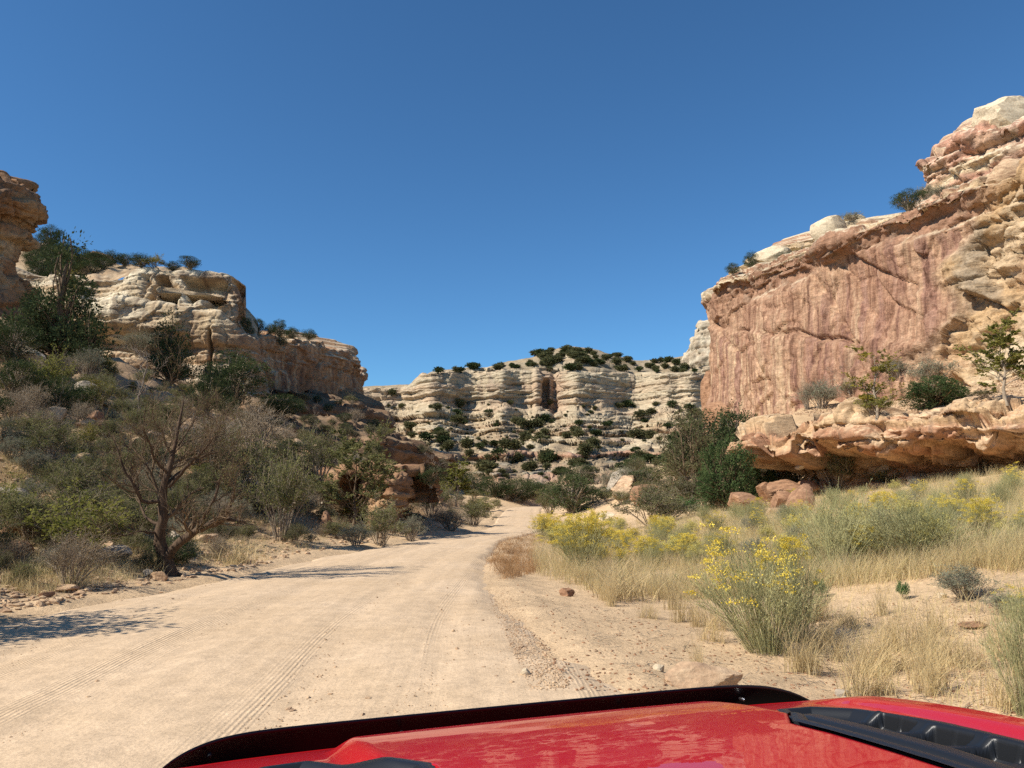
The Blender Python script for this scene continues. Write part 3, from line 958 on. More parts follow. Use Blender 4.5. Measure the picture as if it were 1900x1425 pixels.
oc = cliff('rock_outcrop', [(-10, 44), (-7.8, 39), (-6.0, 34.6), (-5.3, 34.4), (-5.1, 36.8), (-6.5, 41), (-10, 47)],
           [(0, 2.3, -1.2, 0), (.35, 1.95, -1.2, 0), (.6, 1.8, -1.2, 0), (1, 1.7, -1.2, 0)],
           [(1.2, -.3), (.8, .02), (.35, .3), (.25, .6), (.35, .9), (.0, 1.0), (-.8, 1.05), (-2.6, 1.12), (-3, .6)],
           260, 150, out_disp, out_col, M['near_ledge'], (1, -.6), 1.2)
tag(oc, 'small crumbling red rock outcrop at the left roadside bend', 'rock outcrop')


# ---- the terraced far wall across the head of the canyon
def far_wall():
    nc, nr = 820, 420
    px = np.linspace(560, 1480, nc)
    face_t = np.interp(px, [560, 660, 700, 745, 765, 790, 815, 860, 1000, 1120, 1180, 1300, 1480], [726, 726, 724, 722, 716, 700, 689, 687, 690, 692, 698, 692, 690])
    face_b = np.interp(px, [560, 745, 765, 820, 930, 1000, 1060, 1150, 1300, 1480], [742, 744, 748, 742, 744, 752, 752, 748, 752, 752])
    hill = np.interp(px, [560, 660, 690, 765, 800, 900, 930, 955, 985, 1015, 1040, 1065, 1095, 1130, 1180, 1230, 1275, 1320, 1480],
                     [720, 718, 715, 713, 690, 683, 672, 668, 663, 652, 645, 642, 646, 655, 668, 668, 660, 655, 650])
    kk = np.hanning(15); kk /= kk.sum()
    hill = np.convolve(np.pad(hill, 7, mode='edge'), kk, 'valid')
    jd = 12 * fbm(px * .009, 2.2, 0, 2) + 1.2 * noise(px * .04, 7)
    rows = [(112, 912 + 0 * px), (122, 904 + 0 * px), (150, 884 + 0 * px), (185, 852 + 0 * px), (222, 815 + 0 * px), (250, 780 + 0 * px), (262, face_b),
            (265, lerp(face_b, face_t, .5)), (268, face_t), (282, face_t - 3), (330, hill + 1), (345, hill), (380, hill + 12), (430, hill + 90)]
    dd = np.array([r[0] for r in rows], float)
    yy = np.array([r[1] for r in rows])                      # rows x cols
    wj = np.array([.2, .4, .6, .8, 1, 1, 1, 1, 1, 1, .6, .6, .6, .6])
    D = dd[:, None] + wj[:, None] * jd[None]
    Zc = z_at(yy, D)
    # arc length parameter with more rows on the face
    wt = np.array([0, 4, 22, 40, 46, 46, 26, 34, 34, 16, 40, 12, 6, 4], float)
    cum = np.cumsum(wt); tv = np.linspace(0, cum[-1], nr)
    Dr = np.stack([np.interp(tv, cum, D[:, i]) for i in range(nc)])
    Zr = np.stack([np.interp(tv, cum, Zc[:, i]) for i in range(nc)])
    ax = ((px - 950) / F)[:, None]
    Yv = Dr; Xv = ax * Dr * 1.005
    s = ax * 260 + 0 * Dr
    # terraces on the slope
    E = bed_table(91, 3.0)
    zw = Zr + 2.0 * noise(s * .03, Zr * .02, 4) + .6 * noise(s * .15, 3, 2)
    k = np.clip(np.searchsorted(E, zw.ravel()).reshape(zw.shape) - 1, 0, len(E) - 2)
    hk = E[k + 1] - E[k]; f = (zw - E[k]) / hk
    g = np.where(f < .66, .16 * f / .66, .16 + .84 * (f - .66) / .34)
    slope = (tv[None] < cum[6]) | (tv[None] > cum[9])
    msk = sstep(-.55, .0, fbm(s * .05, Zr * .15, 3, 3)) * slope
    Zt = Zr + msk * hk * (g - f)
    P = np.stack([Xv, Yv, Zt], -1)
    du = np.gradient(P, axis=0); dv = np.gradient(P, axis=1)
    n = unit(np.cross(du, dv))
    if np.mean(n[..., 2] - n[..., 1]) < 0: n = -n
    b, kb, cb = beds(s, Zt, 92, 1.35, 9.0, 4, 1.2)
    b2, kb2, _ = beds(s, Zt, 93, .7, 4, 4, .8)
    facem = sstep(cum[5], cum[6], tv)[None] * sstep(cum[9] + 4, cum[8], tv)[None]
    hillm = sstep(cum[9], cum[9] + 6, tv)[None]
    amp = (1 - hillm * .75)
    d = amp * (2.1 * b + .8 * b2 + .8 * facets(s, Zt, 27, 6, .35, .7) + .35 * facets(s, Zt, 28, 2.2, .4, .7)) + 1.6 * fbm(s * .04, Zt * .05, 6, 3) * (1 - hillm)
    sm = facem * sstep(-.2, .3, noise(s * .04, Zt * .08, 3))
    d = lerp(d, .35 * b + 2.6 * fbm(s * .05, Zt * .06, 8, 3) + 1.3 * sstep(.0, .06, fbm(s * .08, Zt * .06, 4, 3)) + 1.0 * facets(s, Zt, 29, 6, .8, .7) + .5 * facets(s, Zt, 30, 2, .8, .7), sm * .75)
    pxx = px[:, None] + 0 * s
    d = d - 5.0 * np.exp(-((pxx - 1012) / 6.5) ** 4) * sstep(z_at(752, 262), z_at(750, 262), Zt) * sstep(z_at(697, 262), z_at(704, 262), Zt)
    d = d - 3.0 * np.exp(-((pxx - 1028) / 5.0) ** 2) * facem
    d = d + 2.2 * np.exp(-((pxx - 996) / 7.0) ** 4) * facem
    sl_ = (1 - facem) * (1 - hillm)
    Q = P + n * d[..., None] * np.array([.6, 1, .7]) * (1 - .6 * sl_)[..., None] + np.array([0, -1., 0]) * (d * sl_ * 1.15)[..., None]
    du = np.gradient(Q, axis=0); dv = np.gradient(Q, axis=1)
    n2 = unit(np.cross(du, dv))
    if np.mean(n2[..., 2] - n2[..., 1]) < 0: n2 = -n2
    z = Q[..., 2]
    cream = rgb(.49, .40, .27); warm = rgb(.48, .36, .235); pink = rgb(.43, .255, .17); soilc = rgb(.31, .225, .135); grey = rgb(.34, .30, .22); darkv = rgb(.30, .22, .16)
    c = pick(kb, 7, [cream, warm * .8, cream, grey * .8, pink, cream, soilc, warm])
    c = lerp(c, cream, sstep(-.1, .5, fbm(s * .04, z * .1, 9, 3))[..., None] * .45)
    c = lerp(c, pink, sstep(.1, .6, fbm(s * .03 + 5, z * .25, 2, 3))[..., None] * .55)
    soilm = sstep(.35, .75, n2[..., 2]) * sstep(-.25, .25, fbm(s * .09, z * .2, 5, 3) + .15)
    c = lerp(c, soilc, soilm[..., None] * .8)
    c = lerp(c, lerp(grey, soilc, .5), hillm[..., None] * sstep(-.3, .1, fbm(s * .1, z * .4, 7, 3))[..., None] * .8)
    fc = lerp(cream, warm, sstep(-.2, .4, fbm(s * .05, z * .2, 4, 3))[..., None])
    fc = lerp(fc, darkv, sstep(.12, .6, fbm(s * .35, z * .05, 3, 4))[..., None] * .55)
    fc = lerp(fc, pink, sstep(980, 1010, pxx)[..., None] * sstep(1060, 1030, pxx)[..., None] * .55)
    c = lerp(c, fc, facem[..., None] * .8)
    o = mesh_obj('far_cliff', Q, [grid_faces(nc, nr, flip=False)], M['far_cliff'], col=np.clip(c, .01, .9))
    return o, px, tv, cum


FAR, _, _, _ = far_wall()
FAR.name = 'cliff'
tag(FAR, kind='structure', label='sunlit terraced cream canyon wall closing the view at the far bend', cat='cliff')


def spire_disp(s, P, fr, o, n):
    z = P[..., 2]
    b, k, c = beds(s, z, 95, 2.8, 1.8, 3, .8)
    b2, k2, _ = beds(s, z, 96, .9, 3, 4, .6)
    return 1.9 * b + .4 * b2 + 1.0 * fbm(s * .2, z * .2, 3, 3), (k,)


def spire_col(s, P, fr, o, n, D, ex):
    z = P[..., 2]
    c = lerp(rgb(.52, .44, .32), rgb(.42, .33, .23), sstep(-.3, .4, fbm(s * .2, z * .4, 5, 4))[..., None])
    return lerp(c, rgb(.30, .24, .18), sstep(.15, .6, fbm(s * .7, z * .3, 2, 4))[..., None] * .6)


sp = cliff('cliff', [(88, 322), (74, 303), (66.5, 291), (67.5, 284), (77, 278), (96, 274)],
           [(1240, 668, 720), (1262, 664, 720), (1285, 640, 720), (1292, 612, 720), (1310, 600, 720), (1330, 590, 720)],
           [(2, -.3), (1, 0), (0, .4), (-.5, .9), (-1, 1.0), (-6, 1.05), (-12, .9), (-14, 0)],
           220, 180, spire_disp, spire_col, M['cliff'], (-1, -.4), 2.0)
tag(sp, kind='structure', label='knobbly white rock stack peeping out behind the left end of the red wall', cat='cliff')


# ------------------------------------------------------------------ rocks
def ico(sub):
    import bmesh
    bm = bmesh.new(); bmesh.ops.create_icosphere(bm, subdivisions=sub, radius=1)
    V = np.array([v.co[:] for v in bm.verts]); Fc = np.array([[v.index for v in f.verts] for f in bm.faces]); bm.free()
    return V, Fc


_ICO = {k: ico(k) for k in (2, 3, 4, 5)}


def rock_verts(size, seed, cuts=9, sub=4, rough=.07, round_=.0):
    g = np.random.RandomState(seed)
    V, Fc = _ICO[sub]
    V = V.copy()
    dirs = unit(g.normal(size=(cuts, 3)))
    r = np.full(len(V), 1.15)
    for d in dirs:
        h = g.uniform(.45, .9)
        dp = V @ d
        lim = np.where(dp > .05, h / np.maximum(dp, .05), 9)
        r = np.minimum(r, lim)
    r = lerp(r, 1.0, round_)
    V = V * r[:, None]
    sd = seed * 1.37
    V = V + unit(V) * (rough * fbm(V[:, 0] * 1.7 + sd, V[:, 1] * 1.7, V[:, 2] * 2.6, 4))[:, None]
    return V * np.asarray(size) , Fc


def hit(px, py, dmax=2000):
    d = Vector(ray(px, py)).normalized()
    ok, loc, nor, idx, ob, mt = SC.ray_cast(DG, cam.location, d, distance=dmax)
    return (np.array(loc), np.array(nor)) if ok else (None, None)


bpy.context.view_layer.update()
DG = bpy.context.evaluated_depsgraph_get()


def snap(px, py, Yd):
    """the standing place nearest to the given depth along a sight line"""
    best = None
    for Y in np.arange(Yd - 14, Yd + 34, .5):
        q = at(px, py, Y)
        ok, loc, nor, idx, ob, mt = SC.ray_cast(DG, (q[0], q[1], 90), (0, 0, -1))
        if ok and nor.z > .25:
            e = abs(loc.z - q[2]) + .03 * abs(Y - Yd)
            if best is None or e < best[0]: best = (e, np.array(loc))
    return best[1] if best is not None else at(px, py, Yd)


def rock(px, py, wpx, hpx, mat, label, seed, name='boulder', cat='boulder', group=None, depth=.8, cuts=9, rough=.07, round_=0., rz_=0., tilt=0., sub=4, Yd=None, sink=.25, flat=False):
    """rock whose base middle stands at photo pixel (px, py)"""
    p = hit(px, py)[0] if Yd is None else snap(px, py, Yd)
    d = p[1]
    w, h = wpx * d / F, hpx * d / F
    V, Fc = rock_verts((w / 1.75, w * depth / 1.75, h / 1.6), seed, cuts, sub, rough, round_)
    R = Matrix.Rotation(rz_, 3, 'Z') @ Matrix.Rotation(tilt, 3, 'Y')
    V = V @ np.array(R).T
    V[:, 2] += -V[:, 2].min() - sink * h
    V[:, 1] += w * depth * .3
    o = mesh_obj(name, V, [Fc], M[mat], smooth=not flat)
    try:
        o.data.set_sharp_from_angle(angle=math.radians(17))
    except Exception:
        pass
    o.location = p
    tag(o, label, cat, group)
    return o


# ------------------------------------------------------------------ plant prototypes
def juniper(name, seed, h=3.0, w=2.6, n_cl=90, per=95, leaf=.075, mat='juniper', bark='bark_grey', shape='round', stem_h=.12, gap=.5):
    g = np.random.RandomState(seed)
    root = empty(name)
    # clump centres in an uneven envelope
    C = []
    while len(C) < n_cl:
        u = g.uniform(-1, 1, 3)
        zz = (u[2] + 1) / 2
        if shape == 'round':
            rmax = math.sqrt(max(0, 1 - (2 * zz - .9) ** 2 / 1.25)) if abs(2 * zz - .9) < 1.11 else 0
        elif shape == 'column':
            rmax = .55 + .45 * math.sin(PI * min(1, zz * .8 + .1)) if zz < .75 else max(0, (1.05 - zz) / .3) * .85
        else:                                   # irregular cone
            rmax = (1.08 - zz) * 1.0
        a = math.atan2(u[1], u[0]); rr_ = math.hypot(u[0], u[1])
        lim = rmax * (.80 + .38 * float(noise(math.cos(a) * 1.3 + seed, math.sin(a) * 1.3, zz * 2.3)))
        if rr_ > lim or rr_ < lim * .35: continue
        C.append((u[0] * w / 2, u[1] * w / 2, h * (stem_h + (.95 - stem_h) * zz)))
    C = np.array(C)
    # limbs to the clumps
    base = np.stack([C[:, 0] * .06, C[:, 1] * .06, C[:, 2] * g.uniform(.15, .55, len(C))], 1)
    lin = np.linspace(0, 1, 5)[None, :, None]
    P = base[:, None] + (C - base)[:, None] * lin + np.cumsum(g.normal(size=(len(C), 5, 3)) * .02 * h, axis=1) * lin
    R = np.linspace(1, .3, 5)[None] * (g.uniform(.006, .013, len(C)) * h)[:, None]
    mb = MB()
    tr = np.array([[(0, 0, -.05 * h), (.02 * h, 0, .15 * h), (-.02 * h, .02 * h, .4 * h), (.01 * h, -.01 * h, .72 * h)]])
    mb.add(*tubes(tr, np.array([[.045, .035, .025, .008]]) * h, 7))
    if shape == 'round':
        for q in range(3):
            a = q * 2.1 + seed
            t2 = np.array([[(0, 0, 0), (.08 * h * math.cos(a), .08 * h * math.sin(a), .15 * h), (.2 * w * math.cos(a), .2 * w * math.sin(a), .45 * h), (.28 * w * math.cos(a), .28 * w * math.sin(a), .6 * h)]])
            mb.add(*tubes(t2, np.array([[.03, .025, .016, .006]]) * h, 6))
    mb.add(*tubes(P, R, 4))
    mb.build('trunk', M[bark], root)
    mb = MB()
    cr = (g.uniform(.65, 1.35, len(C)) * .125 * (h * w) ** .5 * (1 if shape != 'column' else .62))
    idx = np.repeat(np.arange(len(C)), per)
    d = unit(g.normal(size=(len(idx), 3)) * np.array([1, 1, .8]) + np.array([0, 0, .15]))
    if shape == 'column': d = unit(d * np.array([.8, .8, 1.6]))
    rad = cr[idx] * g.uniform(.25, 1, len(idx)) ** .6
    pos = C[idx] + d * rad[:, None] * (np.array([1, 1, .75]) if shape != 'column' else np.array([.7, .7, 2.4]))
    axis = d + g.normal(size=d.shape) * .5 + np.array([0, 0, .35 if shape != 'column' else 1.2])
    L = leaf * g.uniform(.6, 1.5, len(idx))
    V, q = leaves(pos, axis, L, L * .5, g)
    cv = g.uniform(0, 1, len(C))
    mb.add(V, q, np.repeat(np.clip(.6 * cv[idx] + .4 * g.uniform(0, 1, len(idx)), 0, 1), 4))
    mb.build('crown', M[mat], root, smooth=False)
    root['_h'] = h; root['_w'] = w
    return root


def shrub(name, seed, h=1.5, w=1.6, stems=26, mat='olive', bark='bark_grey', leaf=.05, nl=4500, twig=True, upr=.9, thin=1.0, foliage='foliage', wid=.5, fill=.35):
    g = np.random.RandomState(seed)
    root = empty(name)
    a = g.uniform(0, 2 * PI, stems); rad = g.uniform(.05, 1, stems) ** .7
    tip = np.stack([np.cos(a) * rad * w * .42, np.sin(a) * rad * w * .42, h * upr * (1 - .45 * rad ** 2) * g.uniform(.7, 1.05, stems)], 1)
    bs = np.stack([np.cos(a) * .06 * w, np.sin(a) * .06 * w, 0 * a - .03], 1)
    lin = np.linspace(0, 1, 6)[None, :, None]
    P = bs[:, None] + (tip - bs)[:, None] * lin
    P[..., 2] += (.12 * h * np.sin(lin[..., 0] * PI)) * rad[:, None]
    P += np.cumsum(g.normal(size=P.shape) * .02 * h, axis=1) * lin
    R = np.linspace(1, .35, 6)[None] * (g.uniform(.006, .012, stems) * h * thin)[:, None]
    P1, R1 = sprout(P, R, 6, g, .3, 1., .42, .6, .25, 4, .15, .6)
    P2, R2 = sprout(P1, R1, 5, g, .3, 1., .55, .7, .2, 3, .15, .65)
    mb = MB(); mb.add(*tubes(P, R, 5)); mb.add(*tubes(P1, R1, 3)); mb.add(*tubes(P2, np.maximum(R2, .0015 * h), 3))
    mb.build('stems', M[bark], root)
    if nl:
        n2 = int(nl)
        idx = g.randint(0, len(P2), n2)
        pos, tan = at_line(P2[idx], g.uniform(.1, 1, n2))
        pos = pos + g.normal(size=pos.shape) * .02 * h
        L = leaf * g.uniform(.6, 1.4, n2)
        V, q = leaves(pos, tan + g.normal(size=pos.shape) * .8 + np.array([0, 0, .3]), L, L * wid, g)
        cl = g.uniform(0, 1, stems)
        st = np.repeat(np.repeat(np.arange(stems), 6), 5)[idx]
        mb = MB(); mb.add(V, q, np.repeat(np.clip(.5 * cl[st] + .5 * g.uniform(0, 1, n2), 0, 1), 4))
        mb.build(foliage, M[mat], root, smooth=False)
    root['_h'] = h; root['_w'] = w
    return root


def rabbitbrush(name, seed, h=1.25, w=1.3, stems=230, heads=70, fmat='flower', grey=False):
    g = np.random.RandomState(seed)
    root = empty(name)
    a = g.uniform(0, 2 * PI, stems); rad = g.uniform(0, 1, stems) ** .6
    lean_ = .1 * g.normal(size=2)
    top = h * (1 - .38 * rad ** 2.2) * g.uniform(.72, 1.03, stems)
    tip = np.stack([np.cos(a) * rad * w * .5 + lean_[0] * top, np.sin(a) * rad * w * .5 + lean_[1] * top, top], 1)
    bs = np.stack([np.cos(a) * rad * .12 * w, np.sin(a) * rad * .12 * w, 0 * a - .02], 1)
    lin = np.linspace(0, 1, 6)[None, :, None]
    P = bs[:, None] + (tip - bs)[:, None] * lin
    P[..., 2] += .07 * h * np.sin(lin[..., 0] * PI) * rad[:, None]
    P += np.cumsum(g.normal(size=P.shape) * .012 * h, axis=1) * lin
    R = np.linspace(1, .45, 6)[None] * (g.uniform(.0020, .0036, stems))[:, None]
    P1, R1 = sprout(P, R, 3, g, .35, .95, .38, .45, .35, 4, .08, .8)
    mb = MB()
    sv = g.uniform(0, 1, stems)
    V, q = tubes(P, R, 3); mb.add(V, q, np.repeat(sv, 18))
    V, q = tubes(P1, np.maximum(R1, .0014), 3); mb.add(V, q, np.repeat(np.repeat(sv, 3), 12))
    n2 = stems * 20
    i1 = g.randint(0, len(P1), n2)
    pos, tan = at_line(P1[i1], g.uniform(.05, 1, n2))
    L = .035 * g.uniform(.6, 1.5, n2)
    V, q = leaves(pos, tan + g.normal(size=pos.shape) * .45 + np.array([0, 0, .35]), L, L * .16, g)
    mb.add(V, q, np.repeat(g.uniform(0, 1, n2), 4))
    mb.build('stems', M['rabbit_stem'], root, smooth=False)
    if heads:
        e_ = P1[:, -1]; pr_ = noise(e_[:, 0] * 3.2, e_[:, 1] * 3.2, e_[:, 2] * 2.5 + seed) + .9 * e_[:, 2] / h + .25 * g.normal(size=len(P1))
        pick_ = np.argsort(-pr_)[:heads]
        tips = np.concatenate([P1[pick_, -1]])
        k = 46
        idx = np.repeat(np.arange(len(tips)), k)
        off = g.normal(size=(len(idx), 3)) * np.array([.034, .034, .018]) * g.uniform(.6, 1.5, len(tips))[idx][:, None]
        pos = tips[idx] + off + np.array([0, 0, .01])
        V, q = leaves(pos, unit(off + 1e-4) * .6 + np.array([0, 0, .9]) + g.normal(size=off.shape) * .3, .021, .016, g)
        mb = MB(); mb.add(V, q, np.repeat(g.uniform(0, 1, len(idx)), 4))
        mb.build('flowers', M[fmat], root, smooth=False)
    root['_h'] = h; root['_w'] = w
    return root


def blades(C, Hh, lean_, n, g, wd=.005, spread=.05, K=4):
    """grass blades: n per centre as tapered ribbons"""
    idx = np.repeat(np.arange(len(C)), n)
    m = len(idx)
    a = g.uniform(0, 2 * PI, m)
    hh = Hh[idx] * g.uniform(.45, 1.1, m)
    le = lean_ * g.uniform(.15, 1.2, m)
    b = C[idx] + np.stack([g.normal(size=m) * spread, g.normal(size=m) * spread, 0 * a - .01], 1)
    t = np.linspace(0, 1, K)[None, :]
    P = np.stack([b[:, 0:1] + np.cos(a)[:, None] * hh[:, None] * le[:, None] * t ** 1.8,
                  b[:, 1:2] + np.sin(a)[:, None] * hh[:, None] * le[:, None] * t ** 1.8,
                  b[:, 2:3] + hh[:, None] * t * (1 - .22 * le[:, None] * t)], -1)
    sd = np.stack([-np.sin(a + .8), np.cos(a + .8), 0 * a], 1)[:, None] * (wd * (1 - .75 * t))[..., None]
    V = np.stack([P - sd, P + sd], 2)                    # m,K,2,3
    ii = np.arange(m * K * 2).reshape(m, K, 2)
    q = np.stack([ii[:, :-1, 0], ii[:, :-1, 1], ii[:, 1:, 1], ii[:, 1:, 0]], -1).reshape(-1, 4)
    rnd = np.repeat(g.uniform(0, 1, m), K * 2)
    return V.reshape(-1, 3), q, rnd


def tuft(name, seed, h=.6, n=130, mat='dry_grass', lean_=.55, spread=.07, wd=.003, heads=True):
    g = np.random.RandomState(seed)
    mb = MB()
    C = g.normal(size=(7, 3)) * np.array([spread, spread, 0])
    V, q, r = blades(C, np.full(7, h), lean_, n // 7, g, wd, spread * .5, 5)
    mb.add(V, q, r * .7)
    o = mb.build(name, M[mat], None, smooth=False)
    o['_h'] = h; o['_w'] = h * .9
    return o


def sapling(name, seed, h=4.0, w=2.0, mat='yellow_leaf', nl=3600, bark='bark_grey', leaf=.085):
    g = np.random.RandomState(seed)
    root = empty(name)
    tr = resample(np.array([(0, 0, -.1), (.02 * h, 0, .2 * h), (-.01 * h, .02 * h, .45 * h), (.02 * h, 0, .75 * h), (.01 * h, .01 * h, h)]), 9)[None]
    Rt = np.linspace(1, .12, 9)[None] * .017 * h
    P1, R1 = sprout(tr, Rt, 26, g, .12, .98, .50 * w / h, .7, .35, 6, .1, .5, .25)
    P2, R2 = sprout(P1, R1, 6, g, .25, 1., .45, .6, .3, 4, .12, .6)
    P3, R3 = sprout(P2, R2, 3, g, .3, 1., .6, .6, .2, 3, .12, .7)
    mb = MB(); mb.add(*tubes(tr, Rt, 6)); mb.add(*tubes(P1, R1, 4)); mb.add(*tubes(P2, R2, 3)); mb.add(*tubes(P3, np.maximum(R3, .004), 3))
    mb.build('trunk', M[bark], root)
    idx = g.randint(0, len(P3), nl)
    pos, tan = at_line(P3[idx], g.uniform(.1, 1, nl))
    L = leaf * g.uniform(.6, 1.3, nl)
    V, q = leaves(pos, tan + g.normal(size=pos.shape) - np.array([0, 0, .2]), L, L * .7, g)
    mb = MB(); mb.add(V, q, np.repeat(g.uniform(0, 1, nl), 4)); mb.build('crown', M[mat], root, smooth=False)
    root['_h'] = h; root['_w'] = w
    return root


def deadtree(name, seed, h=2.5, n1=7, mat='dead'):
    g = np.random.RandomState(seed)
    tr = resample(np.array([(0, 0, -.1), (.03 * h, .02, .25 * h), (-.04 * h, 0, .55 * h), (.05 * h, .03, h)]), 8)[None]
    tr = tr + np.cumsum(g.normal(size=tr.shape) * .015 * h, axis=1)
    Rt = np.linspace(1, .2, 8)[None] * .028 * h
    P1, R1 = sprout(tr, Rt, n1, g, .15, .95, .62, .8, .35, 6, .22, .6, .25)
    P2, R2 = sprout(P1, R1, 5, g, .3, 1., .5, .7, .25, 5, .2, .6)
    P3, R3 = sprout(P2, R2, 3, g, .3, 1., .5, .7, .2, 4, .2, .6)
    mb = MB(); mb.add(*tubes(tr, Rt, 6)); mb.add(*tubes(P1, R1, 5)); mb.add(*tubes(P2, R2, 4)); mb.add(*tubes(P3, np.maximum(R3, .003 * h), 3))
    o = mb.build(name, M[mat])
    o['_h'] = h; o['_w'] = h
    return o


PROTO = {}


def measure(root):
    V = []
    for ch in ([root] if root.type == 'MESH' else []) + list(root.children):
        a = np.zeros(len(ch.data.vertices) * 3, np.float32); ch.data.vertices.foreach_get('co', a); V.append(a.reshape(-1, 3))
    V = np.concatenate(V)
    root['_h'] = float(np.percentile(V[:, 2], 99.3))
    root['_w'] = float(max(np.percentile(V[:, 0], 98.5) - np.percentile(V[:, 0], 1.5), np.percentile(V[:, 1], 98.5) - np.percentile(V[:, 1], 1.5)))


def proto(kind, fn):
    PROTO.setdefault(kind, []).append(fn)


def place(kind, loc, h, w=None, label=None, cat='shrub', group=None, rz_=None, var=None, tilt=0.0):
    lst = PROTO[kind]
    i = (random.randrange(len(lst)) if var is None else var) % len(lst)
    src = lst[i]
    if callable(src):
        src = src(); lst[i] = src; measure(src)
        root = src
        first = True
    else:
        first = False
    if not first:
        root = src.copy(); COL.objects.link(root)
        for ch in src.children:
            c = ch.copy(); COL.objects.link(c); c.parent = root
    hh, ww = src['_h'], src['_w']
    if w is None: w = ww * h / hh
    root.location = [float(v) for v in loc]
    root.rotation_euler = (tilt, 0, random.uniform(0, 2 * PI) if rz_ is None else rz_)
    root.scale = (w / ww, w / ww, h / hh)
    for k in ('label', 'category', 'group'):
        if k in root: del root[k]
    tag(root, label, cat, group)
    return root


def plant(kind, px, py, wpx, hpx, label, cat='shrub', group=None, back=0.0, var=None, Yd=None, rz_=None, sink=.03):
    """a plant whose foot is at photo pixel (px, py) and that spans wpx x hpx there"""
    p = hit(px, py)[0] if Yd is None else snap(px, py, Yd)
    if p is None: p = at(px, py, 60)
    d = p[1]
    p = p + np.array([p[0] / d * back, back, -sink * hpx * d / F])
    return place(kind, p, hpx * (d + back) / F, wpx * (d + back) / F, label, cat, group, var=var, rz_=rz_)


for sd in (11, 12, 13):
    proto('juniper', lambda sd=sd: juniper('juniper_tree', sd, 3.0, 2.9, 95, 100, .075))
for sd in (21, 22):
    proto('column', lambda sd=sd: juniper('columnar_juniper', sd, 3.0, 2.0, 120, 130, .06, 'juniper_bright', 'bark', 'column', .02))
for sd in (31, 32):
    proto('pinyon', lambda sd=sd: juniper('pinyon_pine', sd, 5.0, 3.4, 64, 90, .115, 'pinyon', 'bark', 'cone', .12))
for sd in (41, 42, 43):
    proto('olive', lambda sd=sd: shrub('olive_shrub', sd, 1.8, 1.9, 26, 'olive', 'bark_grey', .055, 5200))
for sd in (51, 52):
    proto('dark', lambda sd=sd: shrub('dark_green_shrub', sd, 1.6, 1.9, 30, 'olive_dark', 'bark_grey', .05, 6500))
for sd in (61, 62):
    proto('sage', lambda sd=sd: shrub('sagebrush', sd, 1.0, 1.3, 34, 'sage', 'bark_grey', .045, 4200, wid=.3))
for sd in (71, 72):
    proto('twiggy', lambda sd=sd: shrub('bare_twiggy_shrub', sd, 1.5, 1.7, 34, 'brown_twig', 'bark_grey', .035, 1500, upr=1.0))
proto('yellow', lambda: shrub('yellow_leaved_shrub', 81, 1.6, 1.6, 22, 'yellow_green', 'bark_grey', .06, 3600, wid=.6))
proto('yellow', lambda: shrub('yellow_leaved_shrub', 82, 1.6, 1.5, 20, 'yellow_leaf', 'bark_grey', .06, 2600, wid=.6))
proto('fresh', lambda: shrub('bright_green_shrub', 85, 1.0, 1.2, 30, 'green_fresh', 'bark_grey', .05, 5000, wid=.5))
for sd in (91, 92):
    proto('sapling', lambda sd=sd: sapling('autumn_sapling', sd))
proto('sapling_green', lambda: sapling('willow_sapling', 95, 3.5, 2.2, 'yellow_green', 6500))
proto('olive_tree', lambda: sapling('olive_leaved_tree', 97, 3.4, 3.0, 'olive', 12000, 'bark', .07))
proto('grey_tree', lambda: shrub('half_bare_tree', 98, 3.6, 4.4, 16, 'olive_dark', 'bark', .07, 6500, thin=1.3))
for sd in (101, 102):
    proto('dead', lambda sd=sd: deadtree('dead_tree', sd))
for sd in (111, 112, 113):
    proto('rabbit', lambda sd=sd: rabbitbrush('rabbitbrush', sd, heads=46))
proto('rabbit_many', lambda: rabbitbrush('rabbitbrush', 116, heads=210))
proto('rabbit_many', lambda: rabbitbrush('rabbitbrush', 117, heads=190, fmat='flower_pale'))
proto('rabbit_bare', lambda: rabbitbrush('rabbitbrush', 118, heads=0))
for sd in (121, 122, 123):
    proto('tuft', lambda sd=sd: tuft('dry_grass_tuft', sd))
proto('tuft_green', lambda: tuft('green_grass_tuft', 126, mat='green_grass', lean_=.45))
for sd in (131, 132, 133):
    def tiny(sd=sd):
        r = juniper('juniper_tree', sd, 3.0, 3.2, 26, 26, .34)
        return r
    def tiny_one(sd=sd):
        g = np.random.RandomState(sd)
        n = 640
        cl = unit(g.normal(size=(14, 3))) * g.uniform(.1, .56, (14, 1)) * np.array([1.1, 1.1, .9]) + np.array([0, 0, 1.3])
        idx = g.randint(0, 14, n)
        d = unit(g.normal(size=(n, 3)))
        pos = cl[idx] + d * .72 * g.uniform(.2, 1, (n, 1))
        L = .36 * g.uniform(.6, 1.4, n)
        V, q = leaves(pos, d + np.array([0, 0, .3]), L, L * .6, g)
        mb = MB(); mb.add(V, q, np.repeat(g.uniform(0, 1, n), 4))
        tr = np.array([[(0, 0, -.3), (.05, 0, .5), (0, .05, 1.3)]])
        mb.add(*tubes(tr, np.array([[.12, .1, .05]]), 5))
        o = mb.build('juniper_tree', M[{131: 'juniper', 132: 'olive_dark', 133: 'olive_dark'}[sd]], None, smooth=False)
        o['_h'] = 3.0; o['_w'] = 3.0
        return o
    proto('tiny', tiny_one)
#MORE
# ------------------------------------------------------------------ placing rocks and plants
bpy.context.view_layer.update()
DG = bpy.context.evaluated_depsgraph_get()
RG = np.random.RandomState(77)
zone_lab0 = {'olive': 'drab olive shrub', 'dark': 'dark green shrub', 'juniper': 'small dark juniper', 'twiggy': 'dry leafless shrub'}


